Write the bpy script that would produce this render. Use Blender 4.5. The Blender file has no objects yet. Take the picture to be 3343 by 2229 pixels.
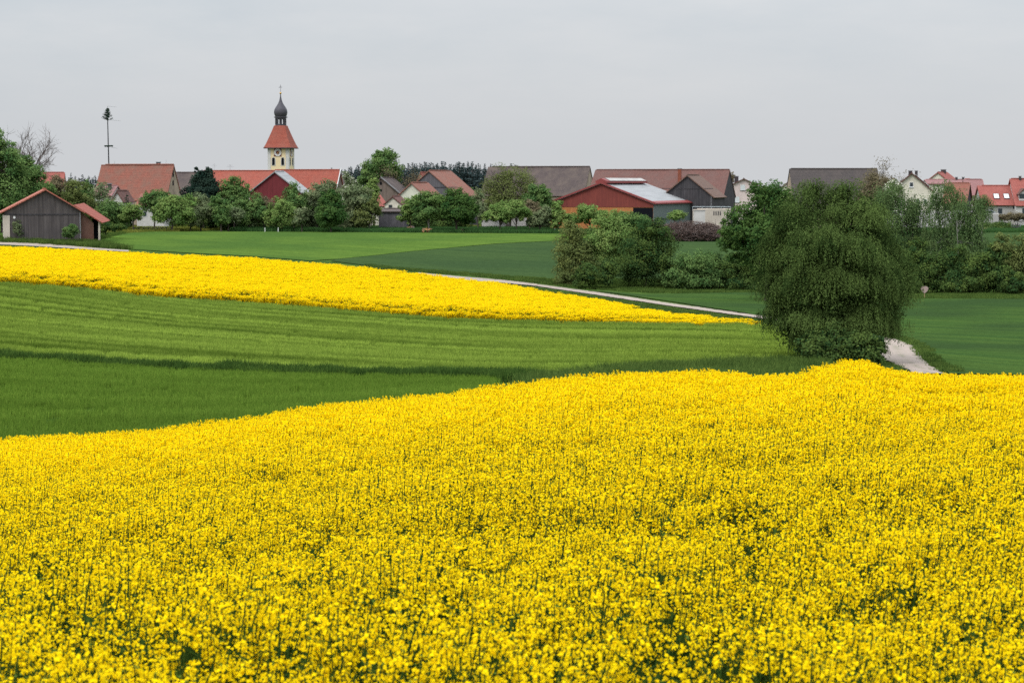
import bpy, math, random
import numpy as np
from mathutils import Vector, Matrix
from mathutils.geometry import delaunay_2d_cdt

rng = np.random.default_rng(7)
random.seed(7)
SC = bpy.context.scene
COL = SC.collection
R = math.radians

# ------------------------------------------------------------------ camera model (photo pixels -> rays)
F, CX, CY = 7000.0, 1671.5, 1114.5
HOR = 600.0
PHI = math.atan((CY - HOR) / F)
Z0 = 13.0

def ray(px, row):
    x = (np.asarray(px, float) - CX) / F
    v = (CY - np.asarray(row, float)) / F
    yd = math.cos(PHI) + v * math.sin(PHI)
    return x / yd, (-math.sin(PHI) + v * math.cos(PHI)) / yd

def P(px, row, D):
    u, s = ray(px, row)
    return Vector((float(u) * D, D, Z0 + float(s) * D))

def ZR(row, D):
    return Z0 + float(ray(CX, row)[1]) * D

def U(px):
    return (px - CX) / F

# ------------------------------------------------------------------ terrain
def pchip(xk, yk, x):
    xk = np.asarray(xk, float); yk = np.asarray(yk, float); x = np.asarray(x, float)
    h = np.diff(xk); d = np.diff(yk) / h
    m = np.zeros(len(xk))
    for i in range(1, len(xk) - 1):
        if d[i-1] * d[i] > 0:
            w1 = 2 * h[i] + h[i-1]; w2 = h[i] + 2 * h[i-1]
            m[i] = (w1 + w2) / (w1 / d[i-1] + w2 / d[i])
    m[0] = d[0]; m[-1] = d[-1]
    i = np.clip(np.searchsorted(xk, x) - 1, 0, len(xk) - 2)
    t = np.clip((x - xk[i]) / h[i], 0, 1)
    return ((2*t**3-3*t**2+1)*yk[i] + (t**3-2*t**2+t)*h[i]*m[i] + (-2*t**3+3*t**2)*yk[i+1] + (t**3-t**2)*h[i]*m[i+1])

# crest of the near rape field (row of the flower tops) along the picture
CREST_PX = [-1200, -500, 0, 250, 500, 800, 1000, 1300, 1600, 1900, 2150, 2300, 2420, 2520, 2600, 2640, 2700, 2790, 2815, 2850, 2920, 3050, 3200, 3343, 3800, 4500]
CREST_ROW = [1470, 1448, 1422, 1405, 1388, 1350, 1318, 1287, 1254, 1220, 1203, 1200, 1207, 1212, 1208, 1199, 1184, 1169, 1171, 1188, 1202, 1214, 1217, 1221, 1232, 1240]
DCREST = 62.0
HCROP = 1.42
def crest_row(px):
    return pchip(CREST_PX, CREST_ROW, px)

# far columns: px -> [(distance, row of the bare ground)]
FARC = {
    0:    [(88, 1440), (125, 1172), (155, 1040), (185, 930), (225, 862), (262, 815), (285, 783), (330, 752), (400, 728)],
    800:  [(88, 1362), (115, 1222), (150, 1090), (185, 993), (225, 895), (258, 846), (290, 800), (330, 758), (400, 733)],
    1600: [(88, 1292), (108, 1243), (140, 1140), (172, 1046), (205, 965), (232, 925), (270, 850), (330, 760), (400, 735)],
    2400: [(88, 1260), (115, 1205), (138, 1120), (162, 1064), (190, 1000), (228, 948), (270, 850), (325, 770), (400, 742)],
    3000: [(88, 1310), (115, 1212), (130, 1160), (150, 1118), (185, 1030), (218, 968), (270, 850), (330, 760), (400, 740)],
    3343: [(88, 1350), (115, 1235), (130, 1180), (150, 1125), (185, 1030), (218, 968), (270, 850), (330, 758), (400, 738)],
}
NU, UMIN, UMAX = 181, -0.45, 0.45
UG = np.linspace(UMIN, UMAX, NU)
DG = np.concatenate([np.arange(-30, 120, 1.0), np.arange(120, 420, 2.5), np.geomspace(420, 9000, 60)])
ZT = np.zeros((NU, len(DG)))
_fp = sorted(FARC)
_far = {}
_dk = [88, 110, 130, 150, 185, 225, 265, 300, 330, 400]
for p_ in _fp:
    d_, r_ = zip(*FARC[p_])
    z_ = [ZR(r, d) for d, r in zip(d_, r_)]
    _far[p_] = pchip(d_, z_, _dk)
for i_, u_ in enumerate(UG):
    px_ = u_ * F + CX
    zf = [pchip(_fp, [_far[p][k] for p in _fp], np.clip(px_, 0, 3343)) for k in range(len(_dk))]
    zc = ZR(float(crest_row(px_)), DCREST) - HCROP
    n1 = ZR(2229, 9.0) - HCROP
    d1, m2 = 9.0, (zc - n1) / (DCREST - 9.0)
    # slightly convex near slope
    dk = [-60, 0, d1, 22, 40, DCREST] + _dk + [600, 900, 1500, 3000, 9000]
    zk = [n1 - 0.5, n1 + 0.25, n1, n1 + m2 * 13 + 0.12, n1 + m2 * 31 + 0.16, zc] + [float(z) for z in zf] + [2.0, -0.8, -4, -14, -40]
    zz = pchip(dk, zk, DG)
    ZT[i_] = zz

def zg(X, Y):
    X = np.asarray(X, float); Y = np.asarray(Y, float)
    u = np.clip(X / np.maximum(Y, 14.0), UMIN, UMAX - 1e-6)
    fi = (u - UMIN) / (UMAX - UMIN) * (NU - 1)
    i = np.clip(fi.astype(int), 0, NU - 2); a = fi - i
    y = np.clip(Y, DG[0], DG[-1] - 1e-3)
    j = np.clip(np.searchsorted(DG, y) - 1, 0, len(DG) - 2)
    b = (y - DG[j]) / (DG[j+1] - DG[j])
    z = (ZT[i, j]*(1-a)*(1-b) + ZT[i+1, j]*a*(1-b) + ZT[i, j+1]*(1-a)*b + ZT[i+1, j+1]*a*b)
    return z

def hit(px, row, dmin=68.0, dmax=700.0):
    """first ground point beyond dmin seen through this pixel"""
    u, s = ray(px, row)
    ds = np.arange(dmin, dmax, 0.25)
    dz = zg(float(u) * ds, ds) - (Z0 + float(s) * ds)
    k = np.nonzero(dz >= 0)[0]
    if len(k) == 0:
        k = [int(np.argmax(dz))]
    d = float(ds[k[0]])
    return Vector((float(u) * d, d, float(zg(float(u) * d, d))))

# ------------------------------------------------------------------ mesh helpers
def fast_mesh(name, V, Q, mats, mi=None, tint=None, smooth=False, uv=None):
    V = np.asarray(V, np.float32).reshape(-1, 3); Q = np.asarray(Q, np.int32)
    n = Q.shape[1]
    me = bpy.data.meshes.new(name)
    me.vertices.add(len(V)); me.vertices.foreach_set('co', V.ravel())
    me.loops.add(Q.size); me.loops.foreach_set('vertex_index', Q.ravel())
    me.polygons.add(len(Q))
    me.polygons.foreach_set('loop_start', np.arange(0, Q.size, n, dtype=np.int32))
    me.polygons.foreach_set('loop_total', np.full(len(Q), n, dtype=np.int32))
    for m in mats: me.materials.append(m)
    if mi is not None: me.polygons.foreach_set('material_index', np.asarray(mi, np.int32))
    if smooth: me.polygons.foreach_set('use_smooth', np.ones(len(Q), bool))
    me.update(calc_edges=True)
    if tint is not None:
        a = me.attributes.new('tint', 'FLOAT', 'POINT'); a.data.foreach_set('value', np.asarray(tint, np.float32))
    if uv is not None:
        l = me.uv_layers.new(name='UVMap'); l.data.foreach_set('uv', np.asarray(uv, np.float32).ravel())
    me.validate(verbose=False)
    return me

class Q4:
    """collects quads"""
    def __init__(s): s.v = []; s.f = []; s.t = []; s.m = []; s.n = 0
    def add(s, V, Fc, tint=0.5, m=0):
        V = np.asarray(V, float).reshape(-1, 3); Fc = np.asarray(Fc, int)
        s.v.append(V); s.f.append(Fc + s.n); s.n += len(V)
        s.t.append(np.broadcast_to(np.asarray(tint, float), (len(V),)).copy()); s.m.append(np.full(len(Fc), m))
    def tube(s, pts, rad, n=4, tint=0.5, m=0):
        pts = np.asarray(pts, float); rad = np.broadcast_to(np.asarray(rad, float), (len(pts),))
        d = np.gradient(pts, axis=0); d /= (np.linalg.norm(d, axis=1, keepdims=True) + 1e-9)
        ref = np.where(np.abs(d[:, 2:3]) > 0.9, np.array([[1., 0, 0]]), np.array([[0, 0, 1.]]))
        a = np.cross(d, ref); a /= (np.linalg.norm(a, axis=1, keepdims=True) + 1e-9); b = np.cross(d, a)
        th = np.arange(n) * 2 * math.pi / n
        ring = pts[:, None, :] + rad[:, None, None] * (np.cos(th)[None, :, None] * a[:, None, :] + np.sin(th)[None, :, None] * b[:, None, :])
        k = len(pts); idx = np.arange(k * n).reshape(k, n)
        q = np.stack([idx[:-1], np.roll(idx[:-1], -1, 1), np.roll(idx[1:], -1, 1), idx[1:]], -1).reshape(-1, 4)
        s.add(ring.reshape(-1, 3), q, tint, m)
    def leaves(s, C, size, N=None, asp=1.6, tint=0.5, m=0, r=None, along=None):
        """one rhombic leaf per centre; N = preferred normals, along = preferred long axis"""
        g = r or rng
        C = np.asarray(C, float); n = len(C)
        if n == 0: return
        nn = g.normal(size=(n, 3))
        if N is not None: nn = nn * 0.6 + N
        nn /= np.linalg.norm(nn, axis=1, keepdims=True) + 1e-9
        t = g.normal(size=(n, 3))
        if along is not None: t = t * 0.3 + along
        t -= nn * np.sum(t * nn, 1, keepdims=True); t /= np.linalg.norm(t, axis=1, keepdims=True) + 1e-9
        b = np.cross(nn, t)
        sz = np.broadcast_to(size, (n,)) * g.uniform(0.7, 1.3, n)
        L = (sz * 0.5 * math.sqrt(asp))[:, None]; W = (sz * 0.5 / math.sqrt(asp))[:, None]
        v = np.stack([C - t*L, C + b*W, C + t*L, C - b*W], 1).reshape(-1, 3)
        q = np.arange(4*n).reshape(n, 4)
        tt = np.broadcast_to(tint, (n,))
        s.add(v, q, np.repeat(tt, 4), m)
    def mesh(s, name, mats, smooth=False):
        return fast_mesh(name, np.concatenate(s.v), np.concatenate(s.f), mats, np.concatenate(s.m), np.concatenate(s.t), smooth)

def link(o, parent=None):
    COL.objects.link(o)
    if parent: o.parent = parent
    return o
def obj(name, me, parent=None, **tags):
    o = bpy.data.objects.new(name, me); link(o, parent)
    for k, v in tags.items(): o[k] = v
    return o
def empty(name, loc, rz=0.0, **tags):
    o = bpy.data.objects.new(name, None); o.location = loc; o.rotation_euler = (0, 0, rz)
    o.empty_display_size = 0.3
    link(o)
    for k, v in tags.items(): o[k] = v
    return o

# ------------------------------------------------------------------ materials
def srgb(r, g, b):
    f = lambda c: ((c/255+0.055)/1.055)**2.4 if c/255 > 0.04045 else c/255/12.92
    return (f(r), f(g), f(b))
def newmat(name):
    m = bpy.data.materials.new(name); m.use_nodes = True
    nt = m.node_tree; nt.nodes.clear()
    out = nt.nodes.new('ShaderNodeOutputMaterial')
    return m, nt, out
def nd(nt, typ, **kw):
    n = nt.nodes.new(typ)
    for k, v in kw.items():
        if k.startswith('i_'): n.inputs[k[2:].replace('_', ' ')].default_value = v
        else: setattr(n, k, v)
    return n
def mixc(nt, fac, a, b, mode='MIX'):
    n = nt.nodes.new('ShaderNodeMix'); n.data_type = 'RGBA'; n.blend_type = mode; n.clamp_factor = True
    for sock, val in ((n.inputs[0], fac), (n.inputs[6], a), (n.inputs[7], b)):
        if isinstance(val, bpy.types.NodeSocket): nt.links.new(val, sock)
        elif isinstance(val, (int, float)): sock.default_value = val
        else: sock.default_value = (*val, 1) if len(val) == 3 else val
    return n.outputs[2]
def mrange(nt, val, a, b, c=0.0, d=1.0):
    n = nt.nodes.new('ShaderNodeMapRange'); nt.links.new(val, n.inputs[0])
    n.inputs[1].default_value = a; n.inputs[2].default_value = b; n.inputs[3].default_value = c; n.inputs[4].default_value = d
    return n.outputs[0]
def noise(nt, vec, scale, detail=3, rough=0.55, stretch=None, rot=0.0):
    if stretch or rot:
        mp = nt.nodes.new('ShaderNodeMapping'); nt.links.new(vec, mp.inputs[0])
        mp.vector_type = 'TEXTURE'
        mp.inputs['Rotation'].default_value = (0, 0, -rot)
        if stretch: mp.inputs['Scale'].default_value = tuple(1/x if x else 1e5 for x in stretch)
        vec = mp.outputs[0]
    n = nt.nodes.new('ShaderNodeTexNoise'); nt.links.new(vec, n.inputs['Vector'])
    n.inputs['Scale'].default_value = scale; n.inputs['Detail'].default_value = detail; n.inputs['Roughness'].default_value = rough
    return n.outputs[0]
def wpos(nt): return nt.nodes.new('ShaderNodeNewGeometry').outputs['Position']
def opos(nt): return nt.nodes.new('ShaderNodeTexCoord').outputs['Object']
def uvc(nt): return nt.nodes.new('ShaderNodeTexCoord').outputs['UV']
def bsdf(nt, out, col, rough=0.85, bump=None, bstr=0.3, bdist=0.05, spec=0.25, metallic=0.0):
    b = nt.nodes.new('ShaderNodeBsdfPrincipled')
    if isinstance(col, bpy.types.NodeSocket): nt.links.new(col, b.inputs['Base Color'])
    else: b.inputs['Base Color'].default_value = (*col, 1)
    b.inputs['Roughness'].default_value = rough; b.inputs['Specular IOR Level'].default_value = spec
    b.inputs['Metallic'].default_value = metallic
    if bump is not None:
        bp = nt.nodes.new('ShaderNodeBump'); bp.inputs['Strength'].default_value = bstr; bp.inputs['Distance'].default_value = bdist
        nt.links.new(bump, bp.inputs['Height']); nt.links.new(bp.outputs[0], b.inputs['Normal'])
    nt.links.new(b.outputs[0], out.inputs[0])
    return b
def leafmat(name, dark, light, trans=0.3, wscale=None, wcols=None, wstretch=None, wrot=0.0, third=None, rough=0.6):
    m, nt, out = newmat(name)
    a = nd(nt, 'ShaderNodeAttribute', attribute_name='tint')
    c = mixc(nt, a.outputs['Fac'], dark, light)
    if third:
        c = mixc(nt, mrange(nt, a.outputs['Fac'], 0.9, 1.0), c, third)
    if wscale:
        nz = noise(nt, wpos(nt), wscale, 3, 0.6, wstretch, wrot)
        nz = mrange(nt, nz, 0.35, 0.65)
        c2 = mixc(nt, nz, wcols[0], wcols[1])
        c = mixc(nt, 1.0, c, c2, 'MULTIPLY')
    df = nt.nodes.new('ShaderNodeBsdfDiffuse'); nt.links.new(c, df.inputs[0])
    tr = nt.nodes.new('ShaderNodeBsdfTranslucent'); nt.links.new(c, tr.inputs[0])
    ms = nt.nodes.new('ShaderNodeMixShader'); ms.inputs[0].default_value = trans
    nt.links.new(df.outputs[0], ms.inputs[1]); nt.links.new(tr.outputs[0], ms.inputs[2])
    nt.links.new(ms.outputs[0], out.inputs[0])
    return m

# ------------------------------------------------------------------ camera
cam = bpy.data.cameras.new('camera'); camo = bpy.data.objects.new('camera', cam); COL.objects.link(camo)
cam.sensor_width = 36.0; cam.lens = F / 3343.0 * 36.0
cam.clip_start = 0.1; cam.clip_end = 20000
camo.location = (0, 0, Z0); camo.rotation_euler = (math.pi/2 - PHI, 0, 0)
cam.dof.use_dof = True; cam.dof.focus_distance = 48.0; cam.dof.aperture_fstop = 6.3
SC.camera = camo

# ------------------------------------------------------------------ light
SUN_EL, SUN_AZ = 52.0, -55.0        # degrees; azimuth measured clockwise from +Y; from behind the camera on the left = -140
SUN_AZ = -135.0
sun = bpy.data.lights.new('sun', 'SUN'); suno = bpy.data.objects.new('sun', sun); COL.objects.link(suno)
sun.energy = 1.5; sun.angle = R(18); sun.color = (1.0, 0.965, 0.91)
sd = Vector((math.sin(R(SUN_AZ))*math.cos(R(SUN_EL)), math.cos(R(SUN_AZ))*math.cos(R(SUN_EL)), math.sin(R(SUN_EL))))
suno.rotation_euler = sd.to_track_quat('Z', 'Y').to_euler()
suno.location = (0, 0, 200)

w = bpy.data.worlds.new('World'); SC.world = w; w.use_nodes = True
nt = w.node_tree; nt.nodes.clear()
wo = nt.nodes.new('ShaderNodeOutputWorld')
sky = nt.nodes.new('ShaderNodeTexSky'); sky.sky_type = 'NISHITA'; sky.sun_disc = False
sky.sun_elevation = R(SUN_EL); sky.sun_rotation = R(SUN_AZ); sky.air_density = 1.0; sky.dust_density = 4.0
hs = nt.nodes.new('ShaderNodeHueSaturation'); hs.inputs['Saturation'].default_value = 0.45
nt.links.new(sky.outputs[0], hs.inputs['Color'])
bg1 = nt.nodes.new('ShaderNodeBackground'); bg1.inputs[1].default_value = 0.05
nt.links.new(hs.outputs[0], bg1.inputs[0])
tc = nt.nodes.new('ShaderNodeTexCoord')
sep = nt.nodes.new('ShaderNodeSeparateXYZ'); nt.links.new(tc.outputs['Generated'], sep.inputs[0])
cl = noise(nt, tc.outputs['Generated'], 4.5, 6, 0.6, (1, 1, 4))
cl2 = noise(nt, tc.outputs['Generated'], 2.2, 4, 0.5, (1.3, 1, 6), 0.6)
col = mixc(nt, mrange(nt, cl, 0.36, 0.64), srgb(190, 202, 212), srgb(220, 223, 227))
col = mixc(nt, mrange(nt, cl2, 0.3, 0.7, 0, 0.7), col, srgb(209, 213, 219))
hz = mrange(nt, sep.outputs[2], -0.01, 0.11)
col = mixc(nt, hz, srgb(224, 226, 229), col)
up = mrange(nt, sep.outputs[2], 0.10, 0.9, 1.0, 4.4)
vm = nt.nodes.new('ShaderNodeVectorMath'); vm.operation = 'SCALE'
nt.links.new(col, vm.inputs[0]); nt.links.new(up, vm.inputs['Scale'])
bg2 = nt.nodes.new('ShaderNodeBackground'); nt.links.new(vm.outputs[0], bg2.inputs[0]); bg2.inputs[1].default_value = 0.80
ad = nt.nodes.new('ShaderNodeAddShader')
nt.links.new(bg1.outputs[0], ad.inputs[0]); nt.links.new(bg2.outputs[0], ad.inputs[1]); nt.links.new(ad.outputs[0], wo.inputs[0])

SC.view_settings.view_transform = 'Standard'; SC.view_settings.look = 'None'
SC.view_settings.exposure = 0.0; SC.view_settings.gamma = 1.0
SC.cycles.max_bounces = 5; SC.cycles.diffuse_bounces = 3; SC.cycles.glossy_bounces = 2
SC.cycles.transmission_bounces = 3; SC.cycles.transparent_max_bounces = 4
SC.cycles.use_denoising = False
SC.cycles.use_adaptive_sampling = False
SC.cycles.caustics_reflective = False; SC.cycles.caustics_refractive = False
SC.cycles.sample_clamp_indirect = 4.0


# ================================================================== fields
def poly_world(pts, dmin=68.0):
    """picture outline -> ground outline, densified"""
    out = []
    n = len(pts)
    for i in range(n):
        a, b = pts[i], pts[(i+1) % n]
        k = max(1, int(max(abs(a[0]-b[0])/60, abs(a[1]-b[1])/12)))
        for t in range(k):
            f = t / k
            px, row = a[0]+(b[0]-a[0])*f, a[1]+(b[1]-a[1])*f
            if len(a) > 2 and len(b) > 2 and a[2] and b[2]:
                d = a[2]+(b[2]-a[2])*f; u = float(ray(px, row)[0]); out.append((u*d, d))
            elif len(a) > 2 and a[2]:
                u = float(ray(px, row)[0]); out.append((u*a[2], a[2]))
            else:
                h = hit(px, row, dmin); out.append((h.x, h.y))
    return out

def inside(poly, X, Y):
    poly = np.asarray(poly); c = np.zeros(len(X), bool)
    x1, y1 = poly[:, 0], poly[:, 1]; x2, y2 = np.roll(x1, -1), np.roll(y1, -1)
    for a, b, c1, d in zip(x1, y1, x2, y2):
        if b == d: continue
        m = ((b > Y) != (d > Y)) & (X < (c1-a)*(Y-b)/(d-b)+a)
        c ^= m
    return c

def sheet(name, poly, mat, off, step, edge=0.0, **tags):
    P2 = np.asarray(poly)
    lo, hi = P2.min(0), P2.max(0)
    gx = np.arange(lo[0], hi[0], step); gy = np.arange(lo[1], hi[1], step)
    X, Y = np.meshgrid(gx, gy); X = X.ravel() + rng.uniform(-.1, .1, X.size)*step; Y = Y.ravel() + rng.uniform(-.1, .1, Y.size)*step
    k = inside(poly, X, Y); X, Y = X[k], Y[k]
    vs = [Vector(p) for p in poly] + [Vector((a, b)) for a, b in zip(X, Y)]
    es = [(i, (i+1) % len(poly)) for i in range(len(poly))]
    r = delaunay_2d_cdt(vs, es, [], 1, 1e-4)
    V = np.array([[p.x, p.y] for p in r[0]])
    T = np.array([f for f in r[2] if len(f) == 3])
    Z = zg(V[:, 0], V[:, 1]) + off
    me = fast_mesh(name, np.column_stack([V, Z]), T, [mat], smooth=True)
    return obj(name, me, **tags)

def scatter_pts(poly, spacing, umax=0.30, jit=0.48, dmin=0, dmax=9999, mx=0.0):
    P2 = np.asarray(poly); lo, hi = P2.min(0), P2.max(0)
    lo[1] = max(lo[1], dmin); hi[1] = min(hi[1], dmax)
    lo[0] = max(lo[0], -umax*hi[1]-mx); hi[0] = min(hi[0], umax*hi[1]+mx)
    X, Y = np.meshgrid(np.arange(lo[0], hi[0], spacing), np.arange(lo[1], hi[1], spacing))
    X = X.ravel() + rng.uniform(-jit, jit, X.size)*spacing; Y = Y.ravel() + rng.uniform(-jit, jit, Y.size)*spacing
    k = (np.abs(X) < umax*np.maximum(Y, 8)+mx) & inside(poly, X, Y)
    return X[k], Y[k]

def instancer(name, pts, rot, scl, idx, sources, **tags):
    me = bpy.data.meshes.new(name)
    me.vertices.add(len(pts)); me.vertices.foreach_set('co', np.asarray(pts, np.float32).ravel())
    for nm, ty, dat, key in (('rot', 'FLOAT_VECTOR', rot, 'vector'), ('scl', 'FLOAT_VECTOR', scl, 'vector'), ('idx', 'INT', idx, 'value')):
        a = me.attributes.new(nm, ty, 'POINT')
        a.data.foreach_set(key, np.asarray(dat, np.int32 if ty == 'INT' else np.float32).ravel())
    o = obj(name, me, **tags)
    ng = bpy.data.node_groups.new(name + '_nodes', 'GeometryNodeTree')
    ng.interface.new_socket('Geometry', in_out='INPUT', socket_type='NodeSocketGeometry')
    ng.interface.new_socket('Geometry', in_out='OUTPUT', socket_type='NodeSocketGeometry')
    gi = ng.nodes.new('NodeGroupInput'); go = ng.nodes.new('NodeGroupOutput')
    jn = ng.nodes.new('GeometryNodeJoinGeometry')
    for s in reversed(sources):
        oi = ng.nodes.new('GeometryNodeObjectInfo'); oi.inputs['Object'].default_value = s
        oi.inputs['As Instance'].default_value = True
        ng.links.new(oi.outputs['Geometry'], jn.inputs[0])
    ip = ng.nodes.new('GeometryNodeInstanceOnPoints')
    ip.inputs['Pick Instance'].default_value = True
    ng.links.new(gi.outputs[0], ip.inputs['Points']); ng.links.new(jn.outputs[0], ip.inputs['Instance'])
    for nm, ty, sock in (('rot', 'FLOAT_VECTOR', 'Rotation'), ('scl', 'FLOAT_VECTOR', 'Scale'), ('idx', 'INT', 'Instance Index')):
        na = ng.nodes.new('GeometryNodeInputNamedAttribute'); na.data_type = ty; na.inputs['Name'].default_value = nm
        ng.links.new(na.outputs['Attribute'], ip.inputs[sock])
    ng.links.new(ip.outputs[0], go.inputs[0])
    md = o.modifiers.new('plants', 'NODES'); md.node_group = ng
    return o
def source(name, me):
    return bpy.data.objects.new(name, me)      # never linked: only a template

# direction of the drill rows, taken from the margin between the two wheat fields
_a, _b = hit(100, 1178), hit(1600, 1243)
ROWDIR = math.atan2(_b.y-_a.y, _b.x-_a.x)

# ---- materials
m_soil, nt, out = newmat('soil_grass')
c = mixc(nt, mrange(nt, noise(nt, wpos(nt), 0.25, 5, 0.6), 0.35, 0.65), (0.030, 0.062, 0.014), (0.060, 0.105, 0.022))
c = mixc(nt, mrange(nt, noise(nt, wpos(nt), 2.5, 4, 0.7), 0.5, 0.75), c, (0.085, 0.120, 0.035))
bsdf(nt, out, c, 1.0, noise(nt, wpos(nt), 6, 4), 0.8, 0.15, 0.0)

def fieldmat(name, a, b, cstreak, sstr=0.5, fine=5.0):
    m, nt, out = newmat(name)
    p = wpos(nt)
    st = mrange(nt, noise(nt, p, 1.0, 4, 0.6, (0.035, 0.5, 0.0), -ROWDIR), 0.36, 0.64)
    c = mixc(nt, st, a, b)
    c = mixc(nt, mrange(nt, noise(nt, p, 0.06, 3, 0.5), 0.4, 0.62, 0, sstr), c, cstreak)
    fn = noise(nt, p, fine, 3, 0.8)
    c = mixc(nt, mrange(nt, fn, 0.35, 0.7), mixc(nt, 1.0, c, (0.72, 0.72, 0.72), 'MULTIPLY'), c)
    bsdf(nt, out, c, 1.0, fn, 1.0, 0.25, 0.0)
    return m
m_wheat = fieldmat('wheat_upper', (0.070, 0.130, 0.016), (0.125, 0.200, 0.026), (0.105, 0.175, 0.024))
m_wheat2 = fieldmat('wheat_lower', (0.044, 0.088, 0.014), (0.062, 0.114, 0.018), (0.050, 0.096, 0.018))
m_bright = fieldmat('meadow_bright', (0.070, 0.128, 0.024), (0.098, 0.160, 0.030), (0.056, 0.108, 0.024), 0.9, 1.6)
m_dark = fieldmat('crop_dark', (0.040, 0.072, 0.026), (0.052, 0.088, 0.030), (0.034, 0.062, 0.026), 0.6, 1.6)
m_right = fieldmat('crop_right', (0.038, 0.080, 0.022), (0.064, 0.114, 0.026), (0.034, 0.064, 0.022), 0.9, 2.5)

m_path, nt, out = newmat('gravel_path')
p = wpos(nt)
c = mixc(nt, mrange(nt, noise(nt, p, 0.7, 4, 0.6), 0.35, 0.7), (0.32, 0.255, 0.215), (0.25, 0.20, 0.168))
c = mixc(nt, mrange(nt, noise(nt, p, 9, 3, 0.8), 0.4, 0.7), c, (0.31, 0.27, 0.24))
at = nd(nt, 'ShaderNodeAttribute', attribute_name='tint')
mx = mrange(nt, noise(nt, p, 1.3, 4, 0.7), 0.45, 0.62, 0, 0.8)
mm = nt.nodes.new('ShaderNodeMath'); mm.operation = 'MULTIPLY'; nt.links.new(mx, mm.inputs[0]); nt.links.new(at.outputs['Fac'], mm.inputs[1])
c = mixc(nt, mm.outputs[0], c, (0.105, 0.120, 0.055))
bsdf(nt, out, c, 0.95, noise(nt, p, 12, 3), 0.4, 0.03, 0.1)

# ---- ground sheet to the horizon
xs = np.concatenate([-np.geomspace(5000, 170, 22), np.arange(-165, 166, 3.0), np.geomspace(170, 5000, 22)])
ys = np.concatenate([np.arange(-30, 130, 2.0), np.arange(130, 460, 4.0), np.geomspace(460, 9000, 40)])
X, Y = np.meshgrid(xs, ys)
V = np.column_stack([X.ravel(), Y.ravel(), (zg(X.ravel(), Y.ravel()) - 0.03)])
ii = np.arange(X.size).reshape(X.shape)
Qd = np.stack([ii[:-1, :-1], ii[:-1, 1:], ii[1:, 1:], ii[1:, :-1]], -1).reshape(-1, 4)
obj('ground', fast_mesh('ground', V, Qd, [m_soil], smooth=True), kind='structure')

# ---- outlines, in photo pixels
RAPE2_TOP = [(-600, 800), (0, 806), (300, 815), (600, 831), (830, 842), (1000, 857), (1200, 872), (1360, 893), (1500, 908), (1650, 924), (1780, 952), (1900, 968), (2000, 985), (2120, 1009), (2250, 1025), (2350, 1036), (2470, 1052)]
RAPE2_BOT = [(2470, 1066), (2300, 1066), (2000, 1060), (1700, 1053), (1400, 1042), (1100, 1015), (900, 1000), (700, 988), (520, 978), (330, 953), (100, 935), (0, 929), (-600, 895)]
def canopy(pts, h):     # the outline follows the flower tops: shift it onto the ground below them
    res = []
    for px, row in pts:
        u, s = ray(px, row); ds = np.arange(140, 330, 0.5)
        dz = zg(float(u)*ds, ds) + h - (Z0+float(s)*ds)
        k = np.nonzero(dz >= 0)[0]; d = float(ds[k[0]]) if len(k) else float(ds[int(np.argmax(dz))])
        res.append((px, row, d))
    return res
def at_d(pts):
    o = []
    for i in range(len(pts)):
        a, b = pts[i], pts[(i+1) % len(pts)]
        k = max(1, int(math.hypot((a[0]-b[0])/60, (a[2]-b[2])/4)))
        for t in range(k):
            f = t/k; d = a[2]+(b[2]-a[2])*f; px = a[0]+(b[0]-a[0])*f
            o.append((float(ray(px, 900)[0])*d, d))
    return o
HR2 = 1.2
top_d = [(p, r, hit(p, r, 140).y) for p, r in RAPE2_TOP]
def hr2(px): return float(np.interp(px, [0, 1500, 1900, 2470], [1.2, 1.15, 0.9, 0.5]))
bot_c = [(p, r, hit(p, r + 2, 120).y) for p, r in RAPE2_BOT]
_bp = sorted((p, d) for p, r, d in bot_c)
top_c = []
for p, r in RAPE2_TOP:
    c_ = canopy([(p, r)], hr2(p))[0]
    bd = float(np.interp(p, [b[0] for b in _bp], [b[1] for b in _bp]))
    top_c.append((p, r, max(c_[2], bd + 1.5)))
rape2 = at_d(top_c + bot_c)

wheat_hi = poly_world([(-600, 897), (0, 931), (100, 937), (330, 955), (520, 980), (700, 990), (900, 1002), (1100, 1017), (1400, 1044), (1700, 1055), (2000, 1062), (2300, 1068), (2470, 1068), (2600, 1075), (2700, 1110), (2680, 1170), (2520, 1185), (2300, 1196), (2050, 1210), (1850, 1224), (1720, 1232), (1400, 1224), (1000, 1214), (650, 1202), (300, 1182), (0, 1164), (-600, 1128)])
_e = [(px, 0, 66.5) for px in (1800, 1300, 800, 300, 0, -600)]
wheat_lo = poly_world([(-600, 1140), (0, 1178), (300, 1198), (650, 1218), (1000, 1230), (1400, 1240), (1640, 1244)]) [:-1]
wheat_lo = [p for p in wheat_lo]
wl = []
for a, b in zip([(-600, 1140), (0, 1178), (300, 1198), (650, 1218), (1000, 1230), (1400, 1240)], [(0, 1178), (300, 1198), (650, 1218), (1000, 1230), (1400, 1240), (1660, 1243)]):
    for t in range(6):
        f = t/6; h = hit(a[0]+(b[0]-a[0])*f, a[1]+(b[1]-a[1])*f); wl.append((h.x, h.y))
wl += [(U(px)*66.0, 66.0) for px in (1400, 1000, 700, 400, 100, -200, -600)]
wheat_lo = wl
strip_row = [(760, 752), (1100, 757), (1500, 760), (1830, 762), (2150, 770)]
bright = poly_world([(280, 795), (300, 770), (480, 757), (760, 757), (1100, 759), (1500, 762), (1830, 764), (2000, 770), (1837, 786), (1612, 797), (1357, 820), (1200, 837), (1097, 847), (1010, 852), (830, 838), (600, 826), (430, 815)])
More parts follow.
